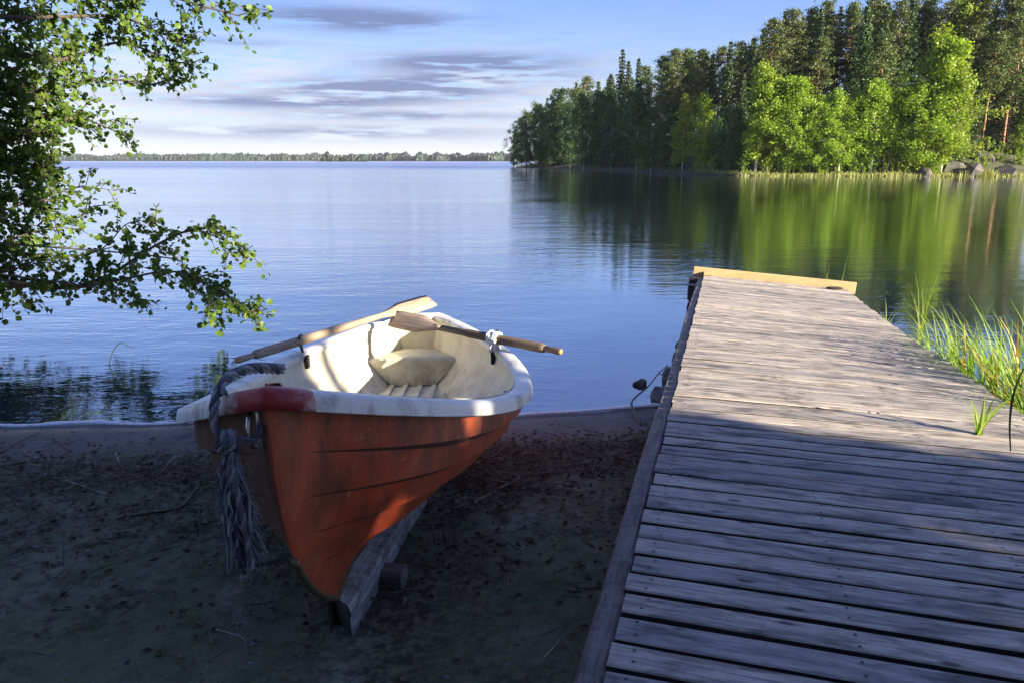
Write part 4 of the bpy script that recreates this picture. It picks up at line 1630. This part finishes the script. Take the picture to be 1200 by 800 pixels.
STICKS = [
    ([(136, 606), (175, 600), (210, 594), (228, 575), (234, 566)], 0.011, M_STICK, 'dark curved stick on the sand left of the boat bow'),
    ([(44, 552), (95, 568), (135, 580), (165, 572)], 0.004, M_STICKPALE, 'thin pale reed stalk on the sand left of the boat'),
    ([(191, 551), (197, 543), (206, 534)], 0.006, M_STICKPALE, 'short pale twig standing out close to the hull on the left'),
    ([(135, 530), (141, 543), (148, 548)], 0.005, M_STICKPALE, 'small forked pale twig on the smooth sand at left'),
    ([(0, 545), (40, 540), (85, 542)], 0.009, M_STICK, 'dark branch at the left edge of the photo on the sand'),
    ([(0, 530), (30, 513), (47, 506)], 0.006, M_STICK, 'thin dark twig near the waterline at the far left'),
    ([(62, 512), (74, 522), (84, 529)], 0.007, M_STICK, 'short dark twig pointing down the beach at left'),
    ([(250, 736), (272, 742), (286, 748), (287, 758)], 0.003, M_STICKPALE, 'thin bent straw on the dark ground below the rope'),
    ([(622, 556), (668, 551), (740, 547)], 0.008, M_STICK, 'long straight stick on the litter line beside the dock'),
    ([(556, 588), (585, 572), (622, 552)], 0.007, M_STICKPALE, 'pale crooked stick among the litter right of the hull'),
    ([(638, 770), (652, 754), (662, 742)], 0.003, M_STICKPALE, 'short thin straw on the sand near the dock at the bottom'),
    ([(560, 560), (600, 565), (640, 558)], 0.009, M_STICK, 'dark branch half buried in the litter right of the hull'),
    ([(90, 640), (120, 634), (150, 640)], 0.006, M_STICK, 'small dark twig on the bare ground at left'),
]
for pts, r_, m_, lab in STICKS:
    P = smooth_path([gz(x, y, r_ * 0.9 + 0.004) for x, y in pts], 12)
    mb = MB()
    mb.tube(P, [r_ * (1 - 0.6 * i / 11) * (1 + 0.2 * math.sin(i * 2.3)) for i in range(12)], 6)
    if r_ > 0.006:
        q = P[5]
        mb.tube([q, q + Vector((0.05, 0.05, 0.01)), q + Vector((0.09, 0.11, 0.006))], [r_ * 0.5, r_ * 0.4, r_ * 0.2], 5)
    tag(mb.build('stick', m_, None, True), lab, 'stick', 'sticks washed up on the beach')
# bent stick leaning into the water by the dock
P = [at_dist(752, 492, 5.30), at_dist(740, 474, 5.75), at_dist(746, 464, 5.95), at_dist(760, 452, 6.1), at_dist(772, 437, 6.25), at_dist(783, 427, 6.3)]
P[0].z = beach_z(P[0].x, P[0].y) + 0.01
mb = MB()
mb.tube(smooth_path(P, 20), [0.011 - 0.0004 * i for i in range(20)], 6)
mb.tube([P[4], P[4] + Vector((0.06, 0.02, -0.03)), P[4] + Vector((0.12, 0.0, -0.02))], [0.005, 0.004, 0.002], 5)
tag(mb.build('stick', M_STICK, None, True), 'bent bare branch reaching from the sand over the water beside the dock', 'stick', 'sticks washed up on the beach')

# shore litter: dry reed bits, bark and leaves (uncountable)
V = []
F = []
lg = random.Random(21)


def litter_density(x, y):
    s = shore_y(x) - y
    k = math.exp(-((s - 1.15 - 0.25 * math.sin(x * 1.7)) / 0.38) ** 2)
    k += 0.30 * math.exp(-((s - 2.0) / 0.9) ** 2) * (1 if x < -0.6 else 0.8)
    k *= 0.35 + 1.1 * max(0, fractal(x * 1.6, y * 1.6, 8.0) + 0.4)
    if x > -0.4:
        k *= 1.6
    return k + 0.008


cnt = 0
tries = 0
lm = []
while cnt < 12000 and tries < 200000:
    tries += 1
    x = lg.uniform(-4.7, 1.6)
    y = lg.uniform(1.6, 5.5)
    if lg.random() > litter_density(x, y):
        continue
    cnt += 1
    z = beach_z(x, y)
    a = lg.uniform(0, 6.28) if lg.random() < 0.5 else lg.gauss(0, 0.5)
    ln = lg.choice([lg.uniform(0.015, 0.05), lg.uniform(0.03, 0.17)] + ([lg.uniform(0.14, 0.34)] if lg.random() < 0.12 else []))
    wd = lg.uniform(0.0018, 0.0045) if ln > 0.05 else lg.uniform(0.005, 0.016)
    tz = lg.uniform(-0.12, 0.28) * ln
    dx, dy = math.cos(a) * ln / 2, math.sin(a) * ln / 2
    nx, ny = -math.sin(a) * wd, math.cos(a) * wd
    zz = z + lg.uniform(0.003, 0.03) * (1 if ln > 0.05 else 0.6)
    b0 = len(V)
    V += [(x - dx, y - dy, zz - tz / 2 + 0.002), (x - nx, y - ny, zz), (x + dx, y + dy, zz + tz / 2 + 0.002), (x + nx, y + ny, zz), (x, y, zz + wd * 0.9)]
    F += [(b0, b0 + 1, b0 + 4), (b0 + 1, b0 + 2, b0 + 4), (b0 + 2, b0 + 3, b0 + 4), (b0 + 3, b0, b0 + 4)]
M_LITTER = foliage('shore_litter', (0.016, 0.011, 0.006), (0.19, 0.145, 0.095), 0.0, 0.0, 0.9)
tag(mesh_obj('shore_litter', V, F, M_LITTER), 'dark washed-up litter of reed bits and leaves on the sand', 'litter', kind='stuff')
# pebbles and grit
V = []
F = []
for _ in range(3800):
    y = lg.uniform(1.5, 5.2)
    x = lg.uniform(-4.6, 1.7)
    z = beach_z(x, y)
    r_ = lg.choice([0.003, 0.004, 0.005, 0.006, 0.009]) * lg.uniform(0.7, 1.5)
    b0 = len(V)
    a = lg.uniform(0, 6)
    for q in range(5):
        V.append((x + r_ * lg.uniform(0.7, 1.2) * math.cos(a + q * 1.257), y + r_ * lg.uniform(0.7, 1.2) * math.sin(a + q * 1.257), z + r_ * 0.1))
    V.append((x, y, z + r_ * 0.75))
    F += [(b0 + q, b0 + (q + 1) % 5, b0 + 5) for q in range(5)]
M_PEB = foliage('pebble_grit', (0.05, 0.047, 0.045), (0.26, 0.25, 0.25), 0.0, 0.0, 0.8)
tag(mesh_obj('pebbles', V, F, M_PEB), 'scattered small pebbles and grit on the dark sand', 'pebbles', kind='stuff')
# a few bark pieces
for px, py, s_, lab in [(18, 660, 0.05, 'dark bark piece on the ground at the left edge'), (527, 603, 0.035, 'dark bark chunk in the litter right of the hull'),
                        (672, 692, 0.04, 'small dark wood chip on the sand between the boat and the dock'), (180, 655, 0.03, 'small bark flake on the ground below the curved stick')]:
    p = gz(px, py)
    ob = rock_mesh('bark_piece', (s_, s_ * 0.4, s_ * 0.22), px * 0.1, M_STICK, None, 2, 0.6)
    ob.location = p + Vector((0, 0, 0.006))
    ob.rotation_euler = (0, 0, px)
    tag(ob, lab, 'bark', 'bark pieces on the beach')

# ------------------------------------------------------------------ stones by the dock
for i, (px, py, sx, sy, sz, lab) in enumerate([
        (786, 466, 0.17, 0.20, 0.24, 'large dark stone at the waterline against the dock'),
        (788, 444, 0.14, 0.16, 0.20, 'rounded dark stone just behind the large one beside the dock'),
        (797, 424, 0.13, 0.16, 0.16, 'dark stone in the water midway along the dock side'),
        (801, 406, 0.16, 0.22, 0.24, 'farthest dark stone showing beside the dock edge'),
        (751, 450, 0.085, 0.075, 0.06, 'small flat dark stone alone in the shallow water beside the bent branch')]):
    p = ground_at(px, py, 0.0)
    ob = rock_mesh('stone', (sx, sy, sz), i + 0.5, M_ROCK)
    ob.location = (p.x, p.y, -0.02 if i < 4 else 0.0)
    tag(ob, lab, 'stone', 'stones in the shallows beside the dock')

# ------------------------------------------------------------------ reeds and sedge
def blade(V, F, p, h, lean, az_, w_, curl=0.5, n=7):
    b0 = len(V)
    dx, dy = math.cos(az_), math.sin(az_)
    sx, sy = -dy, dx
    x, z = 0.0, 0.0
    ang = lean * 0.3
    st_ = h / n
    for i in range(n + 1):
        u = i / n
        ww = w_ * (0.7 + 0.6 * u - 1.3 * u * u) if u < 0.99 else 0.0004
        ww = max(ww, 0.0005)
        c_ = Vector((p.x + dx * x, p.y + dy * x, p.z + z))
        V.append(c_ + Vector((sx * ww, sy * ww, 0)))
        V.append(c_ + Vector((dx * -ww * 0.35, dy * -ww * 0.35, -ww * 0.3)))
        V.append(c_ - Vector((sx * ww, sy * ww, 0)))
        if i:
            k = b0 + (i - 1) * 3
            F.append((k, k + 1, k + 4, k + 3))
            F.append((k + 1, k + 2, k + 5, k + 4))
        ang += (lean * 0.7 + curl * u * 1.8) / n
        x += math.sin(ang) * st_
        z += math.cos(ang) * st_


def clump(name, label, center, n, hr, spread, seed, group='reeds and sedges beside the dock', dry=3, w_=0.006, lean=(0.1, 0.6), az0=None):
    r = random.Random(seed)
    o = thing(name, label, 'reeds', center, group)
    for part, cnt, m_, hs in (('green_blades', n, M_REED, hr), ('dry_blades', dry, M_DRY, (hr[0] * 0.8, hr[1] * 0.95))):
        if cnt == 0:
            continue
        V = []
        F = []
        for _ in range(cnt):
            a = r.uniform(0, 6.28)
            q = r.random() ** 0.6
            p = Vector((spread[0] * q * math.cos(a), spread[1] * q * math.sin(a), -0.02))
            aa = r.uniform(0, 6.28) if az0 is None else r.gauss(az0, 0.9)
            blade(V, F, p, r.uniform(*hs), r.uniform(*lean), aa, w_ * r.uniform(0.6, 1.3) * (1.5 if part == 'dry_blades' else 1), r.uniform(0.1, 0.9))
        mesh_obj(part, V, F, m_, o)
    return o


WZ = 0.0
for i, (a, l, n, hr, sp_, lab) in enumerate([
        (2.06, 7.35, 65, (0.45, 0.85), (0.17, 0.25), 'low green sedge tuft at the far left end of the reed patch beside the dock'),
        (2.20, 6.75, 125, (0.6, 1.05), (0.24, 0.3), 'tall dense bright sedge clump leaning over the dock edge'),
        (2.32, 6.1, 115, (0.6, 1.1), (0.24, 0.3), 'sedge clump with orange dead blades in the middle of the reed patch'),
        (2.30, 5.4, 90, (0.55, 1.05), (0.22, 0.3), 'bright green sedge clump at the right edge of the photo beside the dock'),
        (2.22, 4.75, 48, (0.45, 0.85), (0.16, 0.25), 'nearest low sedge clump against the dock edge at right'),
        (2.75, 6.0, 55, (0.6, 1.15), (0.25, 0.3), 'thin sedge clump standing in the blue water behind the reed patch')]):
    p = D(a, l, 0)
    p.z = 0.05
    hr = (hr[0] * 0.95, hr[1] * 0.97)
    clump('sedge_clump', lab, p, n, hr, sp_, 40 + i, dry=(1, 4, 6, 6, 2, 2)[i], w_=0.010, lean=(0.15, 1.25), az0=(2.6 if i < 4 else None))
clump('sedge_plant', 'single green plant growing up between the dock planks', D(1.50, 4.62, -0.02), 9, (0.22, 0.40), (0.015, 0.015), 71, dry=0, w_=0.013, lean=(0.25, 1.0))
clump('reed_tuft', 'tall thin grass stalks standing left of the reed patch at the dock edge', D(1.93, 7.9, -0.15), 9, (0.35, 0.85), (0.03, 0.03), 72, dry=1, w_=0.007, lean=(0.0, 0.5), az0=0.5)
clump('reed_tuft', 'small grass tuft poking up at the right dock edge near its end', D(1.84, 9.0, -0.2), 6, (0.2, 0.42), (0.03, 0.03), 73, dry=0, w_=0.006, lean=(0.1, 0.7))
clump('reed_tuft', 'bare straw stalks rising from the water behind the end beam', D(1.75, 12.6, -0.35), 5, (0.5, 0.85), (0.18, 0.1), 74, dry=0, w_=0.005, lean=(0.0, 0.45))
clump('reed_tuft', 'few thin reed stems in the water right of the sedge patch', D(3.0, 7.6, -0.2), 6, (0.5, 1.1), (0.3, 0.3), 76, dry=0, w_=0.004, lean=(0.0, 0.5))
# dark bent blade close to the camera
V = []
F = []
P = smooth_path([at_dist(1184, 528, 2.62), at_dist(1183, 498, 2.60), at_dist(1186, 468, 2.58), at_dist(1194, 443, 2.56), at_dist(1206, 424, 2.55), at_dist(1230, 416, 2.5)], 16)
for i, p in enumerate(P):
    ww = 0.0055 * (0.35 + 0.65 * math.sin(math.pi * min(1, 0.1 + i / 17)))
    V += [p + Vector((ww, 0.002, 0)), p + Vector((-ww, -0.002, 0))]
    if i:
        F.append((2 * i - 2, 2 * i - 1, 2 * i + 1, 2 * i))
ob = mesh_obj('bent_blade', V, F, M_REEDDARK)
tag(ob, 'dark bent reed blade hanging over the dock at the right edge', 'reed blade', 'reeds and sedges beside the dock')
so_m = ob.modifiers.new('thick', 'SOLIDIFY')
so_m.thickness = 0.0015
# its stalk off to the right, rooted beside the dock
V = []
F = []
# bent reed in the water at left
P = [ground_at(128, 428, 0.0), at_dist(132, 412, ground_at(128, 428, 0).y), at_dist(141, 402, ground_at(128, 428, 0).y), at_dist(150, 405, ground_at(128, 428, 0).y), at_dist(159, 409, ground_at(128, 428, 0).y)]
mb = MB()
mb.tube(smooth_path(P, 12), [0.005] * 7 + [0.004, 0.0035, 0.003, 0.002, 0.0015], 5)
tag(mb.build('reed_stalk', M_REEDDARK, None, True), 'broken reed stalk sticking out of the lake left of the boat', 'reed stalk')


# ------------------------------------------------------------------ leaning alder at left
def leaf_quads(P, Dn, size, r):
    """ovate folded leaves at points P pointing along Dn"""
    n = len(P)
    T = Dn / (np.linalg.norm(Dn, axis=1, keepdims=True) + 1e-9)
    N = r.normal(size=(n, 3)) + np.array([0, 0, 0.55])
    N -= T * (N * T).sum(1, keepdims=True)
    N /= np.linalg.norm(N, axis=1, keepdims=True) + 1e-9
    B = np.cross(N, T)
    s = (size * r.uniform(0.45, 1.3, n))[:, None]
    fold = 0.16
    pts = [(0, 0, 0), (0.40, 0.28, fold), (0.42, 0.66, fold), (0, 1.0, 0), (-0.42, 0.66, fold), (-0.40, 0.28, fold)]
    V = np.stack([P + s * (B * a + T * c_ + N * z) for a, c_, z in pts], 1).reshape(-1, 3)
    base_ = np.arange(n)[:, None] * 6
    F = np.concatenate([base_ + np.array([[0, 1, 2, 3]]), base_ + np.array([[0, 3, 4, 5]])])
    return V, F


ar = np.random.default_rng(17)
alder = thing('leaning_alder', 'leafy alder at the left edge with a dark low bough reaching over the water', 'tree', (-6.7, 5.5, beach_z(-6.7, 5.5)))
base_al = Vector((-6.7, 5.5, beach_z(-6.7, 5.5)))


def rel(p):
    return Vector(p) - base_al


mbT = MB()
trunkP = smooth_path([(-6.7, 5.5, base_al.z - 0.2), (-6.6, 6.3, 0.7), (-6.5, 7.2, 1.4), (-6.45, 7.9, 2.4), (-6.5, 8.3, 3.8), (-6.5, 8.5, 5.2)], 24)
mbT.tube([rel(p) for p in trunkP], [0.16 * (1 - 0.75 * i / 23) for i in range(24)], 10)
mbT.build('trunk', M_BARK, alder, True)
leafP = []
leafD = []
DS, TS = 1.77, 1.6


def limb(pts, r0, n_tw, tw_len, dens, size_j=1.0, start=0.15, attach=True):
    """a branch through photo directions with distances, hung with leafy twigs"""
    P3 = [at_dist(x, y, d * DS) for x, y, d in pts]
    tw_len = tw_len * TS
    if attach:
        j = min(range(len(trunkP)), key=lambda k: (trunkP[k] - P3[0]).length + 0.6 * max(0, trunkP[k].z - P3[0].z))
        P3 = [trunkP[j]] + P3
    SP = smooth_path(P3, 26)
    mb_ = MB()
    mb_.tube([rel(p) for p in SP], [r0 * (1 - 0.85 * i / 25) for i in range(26)], 6)
    for k in range(n_tw):
        u = start + (1 - start) * (k + ar.random()) / n_tw
        i = min(24, int(u * 25))
        p = SP[i]
        t_ = (SP[i + 1] - SP[i]).normalized()
        dirn = Vector(tuple(ar.normal(size=3))) * 0.85 + t_ * 0.75 + Vector((0.1, 0, -0.05))
        dirn.normalize()
        ln = tw_len * ar.uniform(0.4, 1.15) * (1.1 - 0.45 * u)
        q1 = p + dirn * ln * 0.5 + Vector((0, 0, 0.03))
        q2 = p + dirn * ln + Vector((0, 0, -0.06 * ln / 0.4))
        mb_.tube([rel(p), rel(q1), rel(q2)], [0.007 * TS ** 0.5, 0.005 * TS ** 0.5, 0.0025], 4, 0, False)
        m_ = int(dens * ln * (56 if DS > 1.5 else 68))
        for _ in range(m_):
            v = ar.uniform(0.12, 1.05)
            c_ = p.lerp(q1, v * 2) if v < 0.5 else q1.lerp(q2, v * 2 - 1)
            o_ = Vector(tuple(ar.normal(size=3) * 0.018 * TS))
            leafP.append(tuple(rel(c_ + o_)))
            ld = dirn * 0.5 + Vector(tuple(ar.normal(size=3) * 0.8)) + Vector((0, 0, -0.25))
            leafD.append(tuple(ld))
    mb_.build('branch', M_BARK, alder, True)


# lower bough reaching over the water
limb([(-40, 330, 4.6), (20, 334, 4.7), (80, 337, 4.8), (130, 322, 4.9), (175, 292, 5.0), (225, 270, 5.1), (262, 282, 5.1), (288, 295, 5.1)], 0.035, 56, 0.34, 1.0, start=0.10)
limb([(60, 336, 4.75), (130, 330, 4.7), (200, 318, 4.6), (245, 335, 4.6), (275, 352, 4.55), (303, 368, 4.5)], 0.02, 40, 0.27, 0.95, start=0.28)
limb([(90, 300, 5.2), (150, 262, 5.3), (185, 262, 5.3)], 0.015, 16, 0.26, 0.9, start=0.35)
limb([(100, 335, 4.8), (150, 345, 4.7), (172, 362, 4.65)], 0.012, 10, 0.2, 0.9, start=0.55)
limb([(180, 300, 4.9), (215, 318, 4.8), (238, 348, 4.75), (258, 365, 4.7)], 0.012, 14, 0.18, 0.9, start=0.5)
# dark mass low at the left edge
for (y0, d0) in ((60, 4.5), (95, 4.3), (130, 4.5), (160, 4.4), (185, 4.3), (200, 4.8), (228, 4.4), (258, 4.7), (290, 4.8), (320, 4.6)):
    limb([(-60, y0 + 8, d0), (-20, y0, d0 + 0.1), (20, y0 + 5, d0 + 0.15), (50 + (y0 % 45), y0 + 10, d0 + 0.2)], 0.018, 26, 0.32, 1.0, start=0.12)
Vn, Fn = leaf_quads(np.array(leafP), np.array(leafD), 0.070, ar)
me = np_mesh('foliage', Vn, Fn, M_ALDER)
ob = bpy.data.objects.new('foliage', me)
COL.objects.link(ob)
ob.parent = alder
print('alder leaves', len(leafP))
# the second, taller alder behind it, standing farther along the shore and over the water
leafP = []
leafD = []
DS, TS = 1.08, 1.05
bx_, by_ = -7.2, 6.3
base_al = Vector((bx_, by_, beach_z(bx_, by_)))
alder = thing('shore_alder', 'taller alder with finer sunlit leaves standing behind the leaning one at left', 'tree', base_al)
trunkP = smooth_path([(-7.2, 6.3, base_al.z - 0.2), (-7.0, 6.8, 1.5), (-6.7, 7.4, 3.2), (-6.4, 7.9, 5.0), (-6.1, 8.3, 7.0), (-5.9, 8.5, 8.8)], 24)
mbT = MB()
mbT.tube([rel(p) for p in trunkP], [0.17 * (1 - 0.75 * i / 23) for i in range(24)], 10)
mbT.build('trunk', M_BARK, alder, True)
limb([(-30, 250, 8.0), (40, 235, 8.3), (90, 220, 8.6), (138, 224, 8.7)], 0.02, 22, 0.44, 0.55, start=0.15)
limb([(-30, 290, 7.6), (30, 275, 7.9), (80, 262, 8.2), (112, 240, 8.4)], 0.02, 26, 0.46, 0.6, start=0.1)
limb([(-20, 320, 7.4), (30, 312, 7.6), (70, 300, 7.8)], 0.02, 20, 0.46, 0.6, start=0.1)
for pts_, n_ in (([(-20, 170, 7.2), (40, 150, 7.5), (95, 140, 7.7), (148, 160, 7.8)], 34), ([(-20, 110, 7.4), (60, 105, 7.7), (120, 92, 7.9), (175, 100, 8.0), (205, 88, 8.0)], 34),
                 ([(0, 60, 7.2), (70, 70, 7.5), (140, 50, 7.8), (195, 70, 8.0), (228, 76, 8.0)], 36), ([(0, 20, 7.0), (70, 20, 7.3), (140, 20, 7.6), (190, 40, 7.8), (220, 48, 7.8)], 38),
                 ([(60, -40, 7.2), (150, -20, 7.4), (220, 2, 7.6), (262, 14, 7.7), (300, 24, 7.7)], 24), ([(-10, -30, 7.0), (60, -10, 7.3), (120, 0, 7.4), (165, 8, 7.5)], 34)):
    limb(pts_, 0.03, int(n_ * 1.35), 0.46, 0.74, start=0.08)
for (y0, d0, xr) in ((10, 7.0, 60), (60, 6.8, 70), (105, 7.0, 60), (150, 6.9, 70), (195, 7.1, 50), (235, 7.2, 60), (35, 8.4, 95), (85, 8.6, 100), (135, 8.4, 90), (180, 8.4, 60),
                     (-60, 8.2, 200), (-60, 7.4, 110), (-120, 8.4, 190), (-120, 7.4, 90), (-190, 8.6, 150), (-260, 8.6, 110), (-90, 8.8, 250), (-160, 8.9, 220)):
    limb([(-80, y0 + 10, d0), (-20, y0, d0 + 0.15), (25 + xr * 0.2, y0 + 5, d0 + 0.3), (xr, y0 + 12, d0 + 0.4)], 0.02, 26, 0.46, 0.62, start=0.1)
Vn, Fn = leaf_quads(np.array(leafP), np.array(leafD), 0.057, ar)
me = np_mesh('foliage', Vn, Fn, M_ALDER)
ob = bpy.data.objects.new('foliage', me)
COL.objects.link(ob)
ob.parent = alder
print('alder leaves', len(leafP))

# ------------------------------------------------------------------ leafy trees on the near right bank, outside the picture: crowns cut to shape the beach shade
HDIR = Vector((-math.sin(SUN_AZ), -math.cos(SUN_AZ), 0))     # the way shadows run
WDIR = Vector((-math.cos(SUN_AZ), math.sin(SUN_AZ), 0))
TAN = math.tan(SUN_EL)


def to_wq(p):
    return p.dot(WDIR), p.z + p.dot(HDIR) * TAN


def deck_pt(px, py):
    r = ray(px, py)
    t_ = (DO - Vector((0, 0, CAMZ))).dot(nv) / r.dot(nv)
    return Vector((0, 0, CAMZ)) + r * t_


E1 = to_wq(deck_pt(784, 486))
E2 = to_wq(deck_pt(1200, 540))
QT = to_wq(BMX @ b_surf(0.33, 1.0, 1))      # where the sun clears the near rim of the boat
print('edge', E1, E2, QT)


def wq_edge(q, wob):
    """how far forward the shade reaches for sun rays at height q"""
    k = (q - E1[1]) / (E2[1] - E1[1])
    e = E1[0] + (E2[0] - E1[0]) * max(-0.4, min(1.5, k))
    if q > 4.1:
        e = 3.5
    elif q > 2.8:
        e = 4.75
    elif q > E1[1] + 0.30:
        e = min(e, QT[0] - 0.75)
    elif q > E1[1] + 0.05:
        u_ = (q - E1[1] - 0.05) / 0.25
        e = e * (1 - u_) + (QT[0] - 0.75) * u_
    return e + wob


FLECKS = [(0.80, 0.95, 0.10), (0.805, 0.86, 0.085), (0.885, 0.42, 0.09), (0.86, 0.33, 0.075), (0.925, 0.16, 0.06)]
br = np.random.default_rng(23)
for k, (w0, a0, wid, lab) in enumerate([(3.0, -15.0, 1.9, 'unseen leafy bank tree nearest the dock, crown cut to shape the shade'),
                                        (0.6, -14.0, 2.0, 'unseen leafy bank tree behind the first one, crown cut to shape the shade'),
                                        (-2.2, -15.5, 2.2, 'unseen broad bank tree farthest back, crown cut to shape the shade')]):
    c0 = WDIR * w0 + HDIR * a0
    gzv = beach_z(c0.x, c0.y)
    e = thing('unseen_shade_tree', lab, 'tree', (c0.x, c0.y, gzv), 'unseen right bank trees shaped for their shade')
    mb = MB()
    mb.tube([(0, 0, -0.2), (0.1, 0.05, 2.5), (0, 0.1, 5), (0.1, 0, 8)], [0.2, 0.16, 0.1, 0.03], 10)
    for q in range(10):
        a = q * 2.4
        zz = 1.4 + q * 0.6
        mb.tube([(0.05, 0.05, zz), (math.cos(a) * 1.0, math.sin(a) * 1.0, zz + 0.5), (math.cos(a) * 1.8, math.sin(a) * 1.8, zz + 0.7)], [0.06, 0.04, 0.01], 6)
    mb.build('trunk', M_BARK, e, True)
    n = 24000
    ww = w0 + (br.uniform(-1.25, 1.25, n) * wid if k == 0 else br.normal(size=n) * wid * 0.62)
    aa = a0 + br.normal(size=n) * 0.9
    zz = br.uniform(0.3, 11.4, n)
    qq = zz + aa * TAN - 0.0
    wob = np.array([0.10 * fractal(q_ * 2.2, 1.0) + 0.02 * br.normal() for q_ in qq])
    keep = np.array([w_ < wq_edge(q_, o_) for w_, q_, o_ in zip(ww, qq, wob)])
    keep &= np.abs(ww - w0) < wid * 1.25
    keep &= qq < np.where(ww < 3.3, 6.4, 4.0) + 0.25 * np.sin(ww * 3.0)
    for hu, hv, hr in FLECKS:        # small openings in the leaves: flecks of sun on the hull
        hw, hq = to_wq(BMX @ b_surf(hu, hv, 1, 0.04))
        keep &= ((ww - hw) / hr) ** 2 + ((qq - hq) / (hr * 1.3)) ** 2 > 1
    ww, aa, zz = ww[keep], aa[keep], zz[keep]
    P = np.stack([ww * WDIR.x + aa * HDIR.x - c0.x, ww * WDIR.y + aa * HDIR.y - c0.y, zz - gzv], 1)
    V, F = quads(P, 0.22, br)
    me = np_mesh('crown', V, F, M_DARKLEAF)
    ob = bpy.data.objects.new('crown', me)
    COL.objects.link(ob)
    ob.parent = e

# ------------------------------------------------------------------ unseen trees behind the photographer, added to block skylight
for i, (x, y, hh, kk, lab) in enumerate([
       
        (-2.0, -6.0, 14, 2, 'unseen broad leafy tree added straight behind the photographer'), (3.0, -8.0, 15, 0, 'unseen leafy tree added behind the land end of the jetty'),
        (-13.5, 4.0, 12, 2, 'unseen leafy tree added beyond the alders on the left shore')]):
    tm, cm, H0 = PROTO['alder'][kk]
    e = thing('unseen_shade_tree', lab, 'tree', (x, y, beach_z(x, y)), 'unseen trees added on the bank behind')
    k = hh / H0
    e.scale = (k * 1.5, k * 1.5, k)
    e.rotation_euler = (0, 0, i * 1.3)
    for nm, me in (('trunk', tm), ('crown', cm)):
        c_ = bpy.data.objects.new(nm, me)
        COL.objects.link(c_)
        c_.parent = e

# ------------------------------------------------------------------ evening haze over the lake
hb = MB()
hb.box((0, 4500, 21), (12400, 9200, 50))
M_HAZE = bpy.data.materials.new('haze')
M_HAZE.use_nodes = True
t = NT(M_HAZE.node_tree)
o = t.node('ShaderNodeOutputMaterial')
pv = t.node('ShaderNodeVolumePrincipled')
pv.inputs['Color'].default_value = (0.82, 0.88, 1.0, 1)
pv.inputs['Density'].default_value = 0.00006
t.link(pv.outputs[0], o.inputs['Volume'])
tag(hb.build('haze', M_HAZE), 'thin evening haze over the lake', 'haze', kind='stuff')
